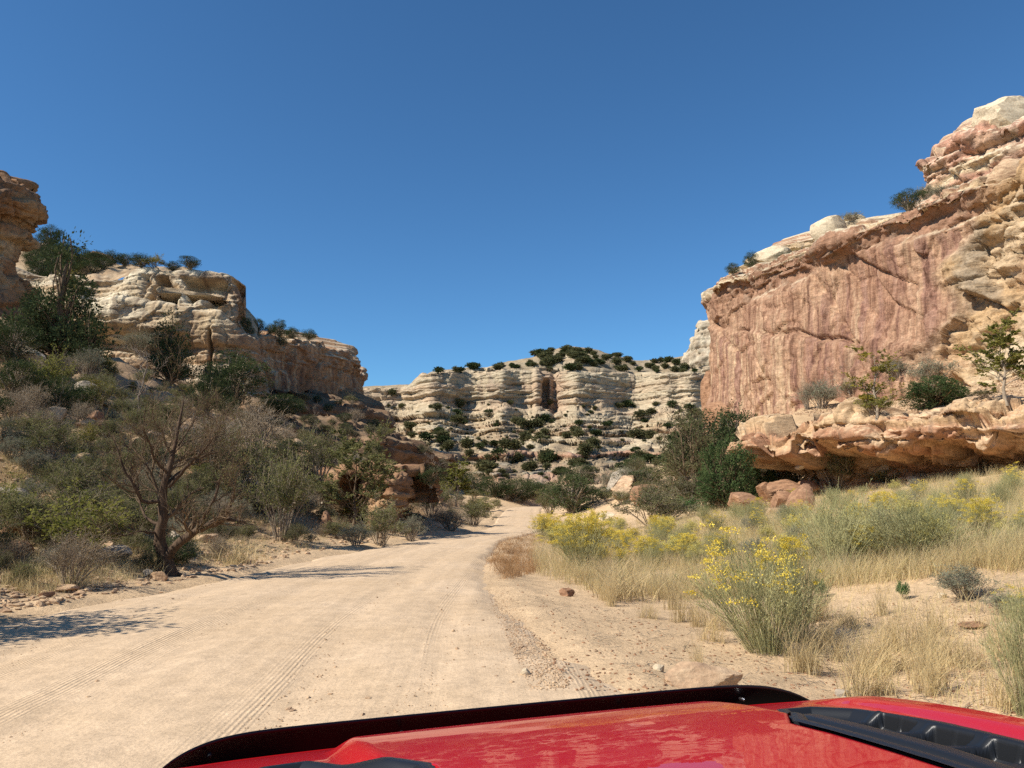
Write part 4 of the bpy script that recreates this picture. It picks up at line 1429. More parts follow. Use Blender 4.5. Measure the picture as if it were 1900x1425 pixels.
def ghit(px, py, d0=4, d1=90, n=420):
    """where rays through many picture points meet the terrain sheet"""
    px = np.asarray(px, float); py = np.asarray(py, float)
    t = d0 * (d1 / d0) ** np.linspace(0, 1, n)
    xr = (px - 950) / F; yr = (712.5 - py) / F
    dy = CP - SP * yr; dz = SP + CP * yr
    Yp = t[None, :] + 0 * px[:, None]
    Xp = (xr / dy)[:, None] * Yp; Zp = CAM_H + (dz / dy)[:, None] * Yp
    below = Zp < Hq(Xp, Yp)
    i = np.argmax(below, axis=1); ok = below.any(axis=1) & (i > 0)
    r = np.arange(len(px)); i = np.maximum(i, 1)
    return np.stack([Xp[r, i], Yp[r, i], Hq(Xp[r, i], Yp[r, i])], 1), ok


def in_px(poly, n):
    poly = np.array(poly, float); out = np.zeros((0, 2))
    lo, hi = poly.min(0), poly.max(0)
    while len(out) < n:
        q = RG.uniform(lo, hi, (n * 3, 2))
        x, y = q[:, 0], q[:, 1]; ins = np.zeros(len(q), bool); j = len(poly) - 1
        for i in range(len(poly)):
            xi, yi = poly[i]; xj, yj = poly[j]
            ins ^= ((yi > y) != (yj > y)) & (x < (xj - xi) * (y - yi) / (yj - yi + 1e-12) + xi); j = i
        out = np.concatenate([out, q[ins]])
    return out[:n]


# ---- boulders
rock(1308, 1286, 112, 46, 'rock_tan', 'flat tan slab lying on the sand just beyond the deflector', 501, 'boulder', 'rock', depth=.6, cuts=10, rough=.05, tilt=-.15, sink=.15)
pile = 'rocks of the tumbled pile on the grassy bank'
for i, (px, py, w, h, lab, t) in enumerate([
        (1392, 944, 74, 22, 'long flat slab at the left foot of the red rock pile', .05),
        (1425, 928, 34, 34, 'upright dark red block between slab and main pile', .3),
        (1456, 946, 46, 36, 'dark faced block at the front middle of the rock pile', -.2),
        (1490, 946, 58, 40, 'wide tilted block at the front right of the rock pile', -.35),
        (1468, 925, 52, 24, 'long tilted slab lying across the rock pile', -.5),
        (1500, 918, 34, 22, 'small red block on top of the rock pile at its right', -.2),
        (1436, 950, 26, 14, 'small pale stone at the front of the red rock pile', .1)]):
    rock(px, py + 4, w * 1.2, h * 1.15, 'rock_red' if i != 6 else 'rock_tan', lab, 510 + i, 'boulder', 'rock', pile, depth=.9, cuts=8, rough=.02, sink=.1, flat=True, tilt=t, rz_=.4 * i)
rock(1050, 1106, 26, 14, 'rock_red', 'dark clod of earth on the bare sand beside the road', 530, 'stone', 'stone')
rock(1880, 1178, 44, 24, 'rock_pale', 'rounded pale stone on sand near the right edge', 531, 'stone', 'stone', round_=.6)
rock(1818, 1166, 46, 9, 'rock_red', 'thin flat brown stone left of the rounded pale stone', 532, 'stone', 'stone')
rock(1224, 1246, 17, 16, 'rock_pale', 'small white angular stone beside the tan slab', 533, 'stone', 'stone')
rock(975, 1252, 16, 11, 'rock_pale', 'single white stone on the right side of the road', 534, 'stone', 'stone')
rock(1566, 1293, 30, 14, 'rock_grey', 'grey stone half hidden by the hood edge', 535, 'stone', 'stone')
rock(1750, 1110, 18, 9, 'rock_pale', 'small pale stone on the sand left of the saltbush clump', 536, 'stone', 'stone', Yd=None)
rock(1168, 922, 66, 42, 'rock_tan', 'big tan boulder with hollow front right of the road bend', 540, 'boulder', 'rock', depth=1.0, cuts=9, rough=.12)
rock(1150, 912, 60, 26, 'rock_grey', 'slanting flat slab leaning behind the hollow tan boulder', 541, 'boulder', 'rock', depth=.7, tilt=-.5)
rock(1205, 930, 50, 40, 'rock_red', 'reddish lump on the right flank of the hollow boulder', 542, 'boulder', 'rock', depth=1.0, rough=.12)
rock(1125, 964, 30, 12, 'rock_pale', 'pale flat stone among the yellow flowering brush', 543, 'stone', 'stone')
rock(1320, 785, 38, 98, 'rock_red', 'tall leaning block split off the foot of the red wall', 545, 'boulder', 'rock', depth=.9, cuts=12, rough=.12, tilt=.12, Yd=91, sink=.15)
rock(1345, 800, 70, 52, 'rock_red', 'low broken block at the corner of the red wall', 546, 'boulder', 'rock', depth=.9, rough=.08, Yd=88, sink=.2)
rim = 'pale boulders along the rim of the red wall'
rock(1442, 490, 66, 34, 'rock_pale', 'wide white boulder on the rim above the left of the red wall', 550, 'boulder', 'rock', rim, Yd=86, round_=.35, rough=.05, sink=.05)
rock(1548, 440, 62, 56, 'rock_pale', 'tall grey white boulder midway along the rim', 551, 'boulder', 'rock', rim, Yd=80, round_=.35, rough=.05)
rock(1590, 402, 34, 14, 'rock_pale', 'thin pale slab just right of the tall rim boulder', 552, 'boulder', 'rock', rim, Yd=78, round_=.3)
rock(1762, 290, 36, 20, 'rock_pale', 'small cream knob poking out from the upper tier', 553, 'boulder', 'rock', rim, Yd=69, round_=.6)
rock(1728, 312, 34, 20, 'rock_pale', 'stacked pale rocks at the left tip of the upper tier', 554, 'boulder', 'rock', rim, Yd=69, round_=.3, rough=.12)
rock(1322, 552, 30, 26, 'rock_pale', 'cream block at the far left corner of the rim', 555, 'boulder', 'rock', rim, Yd=94, round_=.2)
rock(1892, 243, 128, 92, 'rock_pale', 'huge cream boulder crowning the cliff at the right edge', 556, 'boulder', 'rock', rim, Yd=64, round_=.25, rough=.06, depth=.8, cuts=8)
rock(1900, 405, 90, 60, 'rock_tan', 'buff block set in the cliff below the huge cream boulder', 557, 'boulder', 'rock', rim, Yd=62, round_=.25, rough=.08)
rock(34, 672, 56, 44, 'rock_pale', 'big pale split boulder on the upper left slope', 560, 'boulder', 'rock', depth=.9, rough=.08)
rock(215, 640, 60, 26, 'rock_pale', 'flat cream slab resting under the alcove cliff', 561, 'boulder', 'rock', depth=.8)
rock(150, 742, 44, 34, 'rock_grey', 'grey angular boulder in the brush below the tall pinyon', 562, 'boulder', 'rock')
rock(290, 1078, 26, 18, 'rock_tan', 'rounded stone at the foot of the bare tree', 563, 'stone', 'stone')
rock(268, 1070, 20, 16, 'rock_grey', 'grey stone left of the bare tree roots', 564, 'stone', 'stone')
rock(118, 1098, 34, 16, 'rock_tan', 'tan stone on the lower left bank by the road', 565, 'stone', 'stone')
rock(80, 1110, 26, 14, 'rock_red', 'brown stone near the shaded left roadside', 566, 'stone', 'stone')
rock(215, 1000, 44, 22, 'rock_tan', 'flat tan rock behind the bare tree trunk', 567, 'boulder', 'rock')
rock(380, 1008, 34, 22, 'rock_tan', 'pale rock under the long limb of the bare tree', 568, 'boulder', 'rock')
rock(140, 862, 40, 36, 'rock_tan', 'sunlit orange rock face on the left slope', 569, 'boulder', 'rock')
rock(604, 990, 30, 38, 'rock_red', 'reddish upright stone in the cut bank left of the road', 570, 'boulder', 'rock')
rock(172, 474, 44, 20, 'rock_red', 'small red rock ledge on the wooded skyline at left', 571, 'boulder', 'rock', Yd=122, depth=1.5)
sl = 'loose rocks scattered over the brushy left slope'
for i, q in enumerate(in_px([(0, 700), (250, 690), (500, 780), (700, 860), (640, 980), (300, 1030), (0, 1060)], 70)):
    p, ok = ghit([q[0]], [q[1]])
    if not ok[0]: continue
    w = RG.uniform(.25, .9) * F / p[0][1]
    rock(q[0], q[1], w, w * RG.uniform(.4, .8), RG.choice(['rock_tan', 'rock_red', 'rock_grey', 'rock_tan']), 'weathered rock lying loose in the brush of the left slope', 600 + i, 'stone', 'stone', sl, sub=3, rough=.1, rz_=RG.uniform(0, 6))
fd = 'broken rocks below the overhanging ledge'
for i, q in enumerate(in_px([(1430, 860), (1560, 872), (1700, 880), (1760, 892), (1700, 905), (1560, 912), (1440, 905)], 34)):
    w = RG.uniform(.3, 1.1) * F / 36
    rock(q[0], q[1], w, w * RG.uniform(.35, .6), RG.choice(['rock_tan', 'rock_pale', 'rock_tan', 'rock_red']), 'broken sunlit rock fallen below the overhanging ledge', 700 + i, 'boulder', 'rock', fd, sub=3, rough=.06, cuts=8, rz_=RG.uniform(0, 6))

# ---- trees and shrubs that can be told apart, left side
plant('pinyon', 108, 668, 150, 245, 'tall dark pinyon rising in front of the left cliffs', 'tree', var=0)
plant('pinyon', 62, 650, 80, 130, 'shorter dark pinyon left of the tall one', 'tree', var=1)
plant('pinyon', 160, 690, 90, 120, 'dark leaning pinyon at the right foot of the tall one', 'tree', var=1)
plant('pinyon', 312, 712, 92, 140, 'slim open pinyon in front of the pale cliff', 'tree', var=1)
plant('juniper', 432, 762, 130, 112, 'round olive green juniper below the blunt nosed cliff', 'tree', var=0)
plant('juniper', 385, 770, 70, 80, 'darker juniper tucked left of the round olive one', 'tree', var=1)
plant('juniper', 520, 775, 80, 45, 'low dark juniper spreading under the shaded cliff', 'tree', var=2)
plant('sage', 160, 700, 60, 56, 'silvery grey sagebrush below the tall pinyon', 'shrub', var=0)
plant('sage', 258, 660, 70, 46, 'pale grey green bush under the alcove cliff', 'shrub', var=1)
plant('yellow', 92, 740, 76, 100, 'yellow green shrub high on the left slope', 'shrub', var=0)
plant('yellow', 172, 770, 56, 70, 'orange yellow leafed shrub on the left slope', 'shrub', var=1)
plant('yellow', 30, 735, 60, 60, 'yellow tinged shrub by the big pale split boulder', 'shrub', var=0)
plant('olive', 40, 660, 60, 50, 'olive bush at the foot of the brown left cliff', 'shrub', var=1)
plant('olive_tree', 655, 978, 140, 190, 'olive leaved tree on a thin trunk above the road bend', 'tree')
plant('olive', 590, 900, 90, 110, 'grey green bush left of the olive leaved tree', 'shrub', var=2)
plant('olive', 522, 1004, 110, 165, 'tall drab olive shrub right of the bare tree', 'shrub', var=0)
plant('olive', 706, 1012, 84, 96, 'fresh olive shrub standing at the edge of the road', 'shrub', var=1)
plant('sage', 762, 1004, 50, 46, 'small pale bush at the roadside past the outcrop', 'shrub', var=0)
plant('sage', 660, 1012, 60, 40, 'low grey bush left of the roadside olive shrub', 'shrub', var=1)
plant('dark', 500, 960, 90, 60, 'dark low bush in the shade behind the drab shrub', 'shrub', var=0)
plant('yellow', 145, 1040, 165, 140, 'yellow green leafy shrub left of the bare tree', 'shrub', var=0)
plant('twiggy', 128, 1088, 150, 105, 'dry brown twiggy bush on the bank by the road', 'shrub', var=0)
plant('dark', -12, 1078, 60, 60, 'dark green bush cut by the left edge near the road', 'shrub', var=1)
plant('olive', 60, 1010, 120, 120, 'loose olive bush at the left edge above the bank', 'shrub', var=1)
plant('twiggy', 470, 850, 130, 110, 'bare brown shrub on the slope below the round juniper', 'shrub', var=1)
plant('twiggy', 395, 880, 150, 120, 'wide bare brown shrub behind the bare tree crown', 'shrub', var=0)
plant('olive', 440, 930, 130, 130, 'dense olive shrub right behind the bare tree', 'shrub', var=2)
plant('dead', 800, 915, 60, 92, 'bleached dead tree on top of the outcrop', 'tree', var=0)
plant('dead', 582, 795, 26, 46, 'short dead snag below the shaded cliff', 'tree', var=1)
plant('dead', 262, 800, 90, 165, 'dark bare snag standing behind the bare roadside tree', 'tree', var=1)
plant('sapling_green', 848, 940, 66, 86, 'thin light green tree behind the outcrop', 'tree')
plant('olive', 800, 960, 86, 72, 'olive bush between outcrop and light green tree', 'shrub', var=0)
plant('olive', 880, 975, 60, 56, 'olive bush leaning to the road at the bend', 'shrub', var=1)
plant('yellow', 898, 960, 44, 44, 'yellowish bush at the left verge of the far road', 'shrub', var=0)
plant('twiggy', 835, 985, 80, 46, 'brown brush on the left verge before the bend', 'shrub', var=1)
# caster of the roadside shade, standing just left of the picture
place('juniper', (-8.4, 8.4, float(Hq(-8.4, 8.4)) - .1), 3.0, 3.0, 'round juniper standing left of the road behind the bank', 'tree', var=1)
place('olive', (-9.4, 10.6, float(Hq(-9.4, 10.6)) - .05), 1.6, 1.9, 'olive bush on the bank left of the road near the camera', 'shrub', var=1)

# ---- right side
plant('grey_tree', 1290, 925, 190, 175, 'spreading half bare tree with olive leaves right of the road', 'tree')
plant('juniper', 1368, 890, 100, 135, 'ragged tall juniper behind the dense columnar one', 'tree', var=1)
plant('column', 1350, 948, 96, 132, 'dense dark green columnar juniper beside the rock pile', 'tree', var=0)
plant('column', 1408, 930, 56, 70, 'smaller dark juniper touching the columnar one at right', 'tree', var=1)
plant('dark', 1462, 922, 90, 66, 'dark green bush behind the red rock pile', 'shrub', var=0)
plant('dark', 1556, 908, 140, 96, 'big grey stemmed bush under the overhanging ledge', 'shrub', var=1)
plant('dark', 1400, 905, 60, 50, 'dark bush between the junipers and the ledge', 'shrub', var=1)
plant('olive', 1640, 905, 60, 34, 'small olive bush at the mouth of the hollow', 'shrub', var=0)
plant('dark', 1215, 978, 150, 72, 'wide low dark bush in the grass right of the road', 'shrub', var=0)
plant('fresh', 1278, 956, 48, 34, 'small bright green bush below the half bare tree', 'shrub')
plant('juniper', 1062, 952, 90, 72, 'dark juniper at the right of the far road bend', 'tree', var=2)
plant('olive', 1020, 955, 60, 56, 'olive bush hugging the far right road edge', 'shrub', var=2)
plant('juniper', 1076, 905, 66, 46, 'dark juniper higher up behind the bend juniper', 'tree', var=0)
plant('juniper', 1178, 878, 40, 34, 'compact round juniper above the hollow boulder', 'tree', var=0)
plant('olive', 1255, 900, 80, 60, 'grey olive brush at the left of the half bare tree', 'shrub', var=1)
plant('juniper', 1318, 902, 150, 135, 'broad dark juniper mass behind the half bare tree', 'tree', var=2)
plant('dark', 1300, 948, 110, 70, 'dark bush filling the foot of the half bare tree', 'shrub', var=1)
plant('dark', 1240, 945, 90, 60, 'dark brush between the half bare tree and the bend', 'shrub', var=0)
sh = 'dark brush growing on the shaded ledges below the left cliffs'
for i, q in enumerate(in_px([(520, 745), (660, 745), (700, 790), (860, 850), (850, 880), (700, 850), (560, 790)], 44)):
    loc, nor = hit(q[0], q[1])
    if loc is None or nor[2] < .25 or loc[1] > 150: continue
    k = RG.choice(['dark', 'juniper', 'olive', 'twiggy'], p=[.4, .25, .2, .15])
    h = RG.uniform(.9, 2.2)
    place(k, loc - np.array([0, 0, .1]), h, h * RG.uniform(1, 1.5), zone_lab0[k] + ' on the shaded ledges below the left cliffs', 'tree' if k == 'juniper' else 'shrub', sh)
bend = 'dark junipers in a row beyond the end of the road'
for i, (px, py, w, h) in enumerate([(880, 918, 60, 44), (918, 922, 64, 42), (955, 928, 70, 44), (985, 925, 46, 40), (845, 905, 60, 40), (1010, 922, 40, 30), (800, 900, 60, 40), (1120, 925, 40, 24)]):
    plant('juniper', px, py, w, h, 'dark juniper in the row beyond the end of the road', 'tree', bend, var=i, sink=.1)
plant('sapling', 1626, 776, 82, 140, 'thin yellowing sapling on the talus before the red wall', 'tree', var=0)
plant('sapling_green', 1868, 745, 100, 160, 'yellow green leafy tree on talus near the right edge', 'tree')
plant('yellow', 1625, 768, 70, 40, 'yellow bush at the foot of the thin sapling', 'shrub', var=0)
plant('column', 1735, 756, 104, 60, 'bright green spiky bush above the orange ledge', 'shrub', var=1)
plant('sage', 1735, 715, 86, 50, 'grey twiggy bush behind the bright green one', 'shrub', var=1)
plant('sage', 1525, 757, 74, 52, 'round grey bush at the foot of the red wall', 'shrub', var=0)
plant('twiggy', 1498, 760, 34, 60, 'thin bare grey bush left of the round grey one', 'shrub', var=1)
plant('dead', 1580, 730, 66, 62, 'dark twisted dead shrub before the red wall', 'shrub', var=0)
plant('olive', 1578, 728, 40, 24, 'green tuft growing at the twisted dead shrub', 'shrub', var=1)
plant('sage', 1662, 700, 60, 34, 'small grey bush against the foot of the wall', 'shrub', var=0)
plant('dark', 1826, 738, 46, 16, 'low flat dark bush on the talus', 'shrub', var=0)
# rim plants
plant('juniper', 1684, 362, 58, 44, 'dark juniper on the rim left of the upper tier', 'tree', var=0, Yd=68)
plant('sage', 1718, 372, 40, 26, 'grey bush right of the rim juniper', 'shrub', var=1, Yd=67)
plant('sage', 1750, 365, 46, 22, 'pale green bush on the bench below the upper tier', 'shrub', var=0, Yd=63)
plant('sage', 1806, 276, 56, 42, 'grey bush under the huge cream boulder', 'shrub', var=1, Yd=66)
plant('dead', 1818, 240, 24, 34, 'dead branch standing beside the huge cream boulder', 'tree', var=0, Yd=66)
plant('juniper', 1396, 500, 30, 34, 'small open juniper on the rim left of the white boulder', 'tree', var=1, Yd=88)
plant('juniper', 1360, 510, 24, 22, 'tiny round juniper at the left end of the rim', 'tree', var=2, Yd=90)
plant('sage', 1468, 486, 56, 20, 'low grey brush before the white rim boulder', 'shrub', var=0, Yd=83)
plant('dead', 1490, 470, 30, 24, 'small dark snag right of the white rim boulder', 'tree', var=1, Yd=82)
plant('sage', 1580, 398, 40, 16, 'tiny brush behind the tall rim boulder', 'shrub', var=1, Yd=79)

# left rim trees
lr = 'junipers along the rim of the left cliffs'
for i, (px, py, w, h, Yd) in enumerate([(232, 492, 34, 26, 112), (262, 492, 40, 28, 113), (322, 494, 26, 20, 113), (352, 494, 40, 26, 112), (205, 494, 40, 30, 116), (455, 620, 20, 24, 132),
                                        (478, 624, 26, 34, 133), (500, 622, 20, 22, 140), (517, 628, 26, 36, 141), (541, 632, 30, 26, 146), (572, 632, 28, 22, 152), (460, 632, 24, 16, 128), (520, 640, 30, 18, 141), (550, 640, 24, 16, 148)]):
    plant('juniper', px, py, w, h, 'dark juniper growing on the rim of the left cliffs', 'tree', lr, Yd=Yd, var=i)
plant('yellow', 285, 494, 48, 26, 'yellowing bush among the junipers above the alcoves', 'shrub', var=1, Yd=113)
wood = 'dark trees of the wooded slope behind the left cliffs'
for i, (px, py, w, h) in enumerate([(92, 460, 44, 46), (75, 478, 40, 44), (112, 478, 40, 34), (128, 488, 40, 36), (150, 492, 44, 32), (176, 494, 42, 30), (100, 500, 50, 50), (130, 512, 50, 34), (165, 510, 46, 28), (190, 500, 34, 22), (75, 520, 50, 50), (98, 535, 44, 40), (60, 500, 40, 40)]):
    plant('juniper', px, py, w, h, 'dark tree of the wooded skyline behind the pale cliff', 'tree', wood, Yd=136 if px > 120 else 122, var=i)
plant('yellow', 120, 500, 40, 40, 'light yellow green tree among the dark ones on the left skyline', 'tree', var=0, Yd=104)
plant('yellow', 128, 548, 40, 50, 'golden leafed bush left of the alcove cliff', 'shrub', var=1, Yd=104)

# ---- the brush that fills the left slope
taken = [np.array(o.location[:2]) for o in COL.objects if o.get('category') in ('tree', 'shrub')]
zone_lab = {'olive': 'drab olive shrub', 'dark': 'dark green shrub', 'sage': 'grey sagebrush', 'twiggy': 'dry leafless shrub', 'yellow': 'yellow green shrub', 'juniper': 'small dark juniper'}
cnt = 0
tries = 0
while cnt < 330 and tries < 9000:
    tries += 1
    if RG.rand() < .65:
        q = in_px([(0, 640), (230, 690), (480, 770), (680, 830), (900, 905), (900, 975), (760, 985), (640, 1005), (420, 1050), (0, 1110)], 1)[0]
        p, ok = ghit([q[0]], [q[1]], 6, 130)
        if not ok[0]: continue
        p = p[0]
    else:
        y = RG.uniform(12, 105); x = float(rl(y)) - RG.uniform(1.5, 34)
        p = np.array([x, y, float(Hq(x, y))])
    d = p[1]
    l = float(rl(d)) - p[0]
    if l < 1.3: continue
    nz = float(noise(p[0] * .12, p[1] * .12, 4.4))
    kind = RG.choice(['olive', 'dark', 'sage', 'twiggy', 'yellow', 'juniper'], p=[.36, .18, .17, .14, .09, .06])
    h = {'olive': 1.25, 'dark': 1.0, 'sage': .8, 'twiggy': 1.15, 'yellow': 1.1, 'juniper': 1.9}[kind] * RG.uniform(.6, 1.25) * (1 + .15 * nz)
    if d < 20: h *= .85
    if l < 3: h *= .65
    mn = .42 * h + .15
    pr = p[:2]
    if any(abs(pr[0] - t[0]) < mn and abs(pr[1] - t[1]) < mn for t in taken): continue
    # keep the bare tree and road edge readable
    if 12 < d < 16 and -8.4 < p[0] < -5.2 and h > .6: continue
    taken.append(pr)
    zn = 'lower left slope near the road' if d < 26 else ('middle of the left slope' if d < 52 else 'far left slope under the cliffs')
    place(kind, p - np.array([0, 0, .05]), h, h * RG.uniform(.95, 1.4), zone_lab[kind] + ' among the brush on the ' + zn, 'tree' if kind == 'juniper' else 'shrub', 'brush covering the ' + zn)
    cnt += 1
# the same brush goes on past the left edge of the picture
for i in range(110):
    y = RG.uniform(10, 66); x = -.674 * y - RG.uniform(.5, 22)
    if float(rl(y)) - x < 2 or (x < -52): continue
    kind = RG.choice(['olive', 'dark', 'sage', 'twiggy', 'juniper'], p=[.34, .2, .2, .16, .1])
    h = RG.uniform(.7, 1.5) * (1.5 if kind == 'juniper' else 1)
    place(kind, (x, y, float(Hq(x, y)) - .05), h, h * RG.uniform(1, 1.4), zone_lab[kind] + ' on the bank beyond the left edge of the view', 'tree' if kind == 'juniper' else 'shrub', 'brush on the bank beyond the left edge of the view')
# brush of the valley floor beyond the bend
for i, q in enumerate(in_px([(880, 905), (1230, 880), (1300, 900), (1200, 935), (1010, 945), (930, 930)], 46)):
    p, ok = ghit([q[0]], [q[1]], 30, 125)
    if not ok[0]: continue
    p = p[0]
    if rl(p[1]) - 1 < p[0] < rr(p[1]) + 1: continue
    kind = RG.choice(['olive', 'dark', 'sage', 'juniper'], p=[.35, .25, .25, .15])
    h = RG.uniform(.8, 1.9)
    place(kind, p, h, h * RG.uniform(1, 1.5), zone_lab[kind] + ' on the canyon floor around the far bend', 'tree' if kind == 'juniper' else 'shrub', 'brush on the canyon floor around the far bend')

# ---- junipers dotted over the far wall
FARO = FAR
n_far = 0; tries = 0
while n_far < 285 and tries < 6000:
    tries += 1
    if n_far < 95:
        q = in_px([(800, 695), (900, 680), (985, 660), (1060, 643), (1180, 668), (1300, 664), (1300, 694), (1180, 692), (1000, 688)], 1)[0]
        hgt = RG.uniform(1.5, 3.2)
    else:
        q = in_px([(690, 722), (760, 745), (900, 748), (1300, 752), (1300, 800), (1220, 880), (1000, 895), (880, 880), (760, 820)], 1)[0]
        hgt = .7 + 2.6 * RG.rand() ** 1.8
    d = Vector(ray(q[0], q[1])).normalized()
    ok, loc, nor, idx, ob, mt = SC.ray_cast(DG, cam.location, d)
    if not ok or ob.name != FARO.name: continue
    if abs(nor.z) < .30 and RG.rand() < .9: continue
    if n_far < 95:
        lab, grp = 'small dark juniper dotting the rounded hilltop at the canyon head', 'junipers on the far hilltop'
    else:
        lab, grp = 'small dark juniper on the stepped ledges of the far wall', 'junipers on the far ledges'
    place('tiny', (loc[0], loc[1], loc[2] - .25), hgt, hgt * RG.uniform(1.0, 1.6), lab, 'tree', grp)
    n_far += 1

# ---- the bare tree by the road
BT = hit(300, 1066)[0]
SCL = BT[1] / F


def tp(cx, cy, dy=0.0):
    """tree sketch point -> metres beside the foot of the tree"""
    px, py = cx / 3.166, 700 + cy / 3.166
    return ((px - 300) * SCL, dy, (1066 - py) * SCL)


limbs = [
    ([tp(1010, 1200), tp(950, 1060, .02), tp(915, 960, .05), tp(950, 860, .0), tp(945, 760, -.06), tp(965, 640, -.1), tp(985, 540, -.05), tp(1000, 300, .1), tp(1003, 120, .2)], [.21, .15, .125, .105, .09, .06, .045, .028, .006]),
    ([tp(960, 1075), tp(1030, 1000, -.1), tp(1100, 950, -.25), tp(1200, 890, -.4), tp(1340, 835, -.55), tp(1460, 860, -.7)], [.12, .105, .09, .075, .05, .012]),
    ([tp(1190, 895, -.4), tp(1230, 820, -.42), tp(1290, 740, -.5), tp(1335, 600, -.5), tp(1380, 470, -.4)], [.045, .035, .03, .02, .006]),
    ([tp(975, 660, -.1), tp(1050, 590, -.3), tp(1160, 490, -.6), tp(1260, 400, -.8), tp(1330, 300, -.9)], [.045, .04, .03, .018, .005]),
    ([tp(965, 640, -.1), tp(1030, 540, .2), tp(1140, 440, .5), tp(1150, 300, .7), tp(1180, 200, .8)], [.04, .034, .025, .014, .005]),
    ([tp(940, 740, -.05), tp(855, 745, -.3), tp(830, 640, -.5), tp(790, 550, -.6), tp(735, 400, -.7), tp(690, 330, -.7)], [.05, .042, .035, .026, .015, .005]),
    ([tp(925, 880, .05), tp(800, 840, .3), tp(740, 770, .5), tp(690, 650, .7), tp(650, 560, .8), tp(625, 470, .9)], [.045, .038, .03, .022, .015, .005]),
    ([tp(945, 620, -.1), tp(870, 600, .4), tp(850, 450, .7), tp(890, 320, .9), tp(900, 200, 1.0)], [.035, .03, .022, .014, .005]),
    ([tp(925, 930, .05), tp(860, 915, -.3), tp(800, 940, -.6), tp(740, 930, -.9)], [.03, .022, .015, .005]),
    ([tp(970, 600, 0), tp(930, 480, -.5), tp(910, 330, -.9), tp(950, 210, -1.1)], [.035, .026, .015, .005]),
    ([tp(1000, 420, .05), tp(1060, 300, .1), tp(1090, 190, .3), tp(1130, 130, .4)], [.022, .016, .010, .004]),
    ([tp(1340, 835, -.55), tp(1400, 760, -.6), tp(1450, 650, -.9), tp(1480, 560, -1.0)], [.025, .018, .012, .004]),
]
g = np.random.RandomState(5)
P0 = []; R0 = []
for pts, rad in limbs:
    q = resample(pts, 16)
    tt = np.linspace(0, 1, len(rad)); R0.append(np.interp(np.linspace(0, 1, 16), tt, rad))
    q[1:] += np.cumsum(g.normal(size=(15, 3)) * .012, axis=0)
    P0.append(q)
P0 = np.array(P0); R0 = np.array(R0)
bare = empty('bare_tree', BT)
tag(bare, 'nearly leafless tree with forked leaning trunk beside the road', 'tree')
V, q = tubes(P0, R0 * .84, 10)
V = V + .018 * fbm(V[:, 0] * 9, V[:, 1] * 9, V[:, 2] * 3, 3)[:, None] * unit(V - V.mean(0))
mb = MB(); mb.add(V, q)
for k in range(7):                                        # root flare
    a = k * .9; L = g.uniform(.3, .55)
    pr = np.array([[(.05 * math.cos(a), .05 * math.sin(a), .22), (.16 * math.cos(a), .16 * math.sin(a), .06), (L * math.cos(a), L * math.sin(a), -.06)]])
    mb.add(*tubes(pr, np.array([[.10, .07, .02]]), 7))
mb.build('trunk', M['bark_red'], bare)
P1, R1 = sprout(P0, R0, 13, g, .30, 1., .36, .75, .30, 7, .10, .42, .25)
P2, R2 = sprout(P1, R1, 7, g, .2, 1., .50, .65, .25, 5, .12, .6)
P3, R3 = sprout(P2, R2, 4, g, .2, 1., .60, .6, .15, 4, .12, .7)
mb = MB(); mb.add(*tubes(P1, np.maximum(R1, .004), 5)); mb.add(*tubes(P2, np.maximum(R2, .0028), 4)); mb.add(*tubes(P3, np.maximum(R3, .0019), 3))
mb.build('branches', M['bark'], bare)
n_ = 5200
idx = g.randint(0, len(P3), n_)
pos, tan = at_line(P3[idx], g.uniform(.2, 1, n_))
L = .032 * g.uniform(.6, 1.3, n_)
V, q = leaves(pos, tan + g.normal(size=pos.shape), L, L * .5, g)
mb = MB(); mb.add(V, q, np.repeat(g.uniform(0, 1, n_), 4)); mb.build('crown', M['olive'], bare, smooth=False)

# ---- flowering brush of the right bank
plant('rabbit', 1422, 1208, 200, 225, 'tall rabbitbrush with yellow heads standing alone on the sand', 'shrub', var=0)
plant('rabbit', 1480, 1190, 130, 190, 'green rabbitbrush close behind the tall flowering one', 'shrub', var=1)
plant('rabbit_many', 1085, 1062, 120, 110, 'rabbitbrush thick with yellow flowers near the road edge', 'shrub', var=0)
plant('rabbit_many', 1008, 1002, 52, 50, 'small rabbitbrush with a flat yellow top at the road corner', 'shrub', var=0)
plant('rabbit_bare', 1550, 1065, 170, 150, 'flowerless grey green brush with dark bare stems at its foot', 'shrub')
plant('rabbit_bare', 1700, 1045, 190, 115, 'wide leaning green brush right of the flowerless one', 'shrub')
plant('fresh', 1522, 1110, 18, 34, 'small bright green seedling on the bare sand', 'plant')
plant('fresh', 1678, 1112, 22, 32, 'thin green weed on sand at the right', 'plant')
plant('sage', 1790, 1112, 100, 60, 'pale leafy saltbush clump on the sand', 'shrub', var=0)
plant('sage', 1872, 1145, 80, 46, 'low pale saltbush near the right edge', 'shrub', var=1)
plant('rabbit_bare', 1915, 1330, 150, 240, 'thin green brush cut by the right edge at the bottom', 'shrub')
plant('rabbit', 1925, 1180, 90, 90, 'rabbitbrush with one yellow head at the right edge', 'shrub', var=2)
ff = 'yellow flowering rabbitbrush massed along the road verge'
for i, (q0, q1) in enumerate(in_px([(1000, 985), (1040, 960), (1150, 950), (1320, 965), (1330, 1060), (1200, 1075), (1060, 1050)], 40)):
    p, ok = ghit([q0], [q1]); p = p[0]
    place('rabbit_many' if RG.rand() < .7 else 'rabbit', p, RG.uniform(.5, .9), None, 'rabbitbrush in the yellow flowering mass along the road verge', 'shrub', ff)
gg = 'grey green brush spread over the grassy right bank'
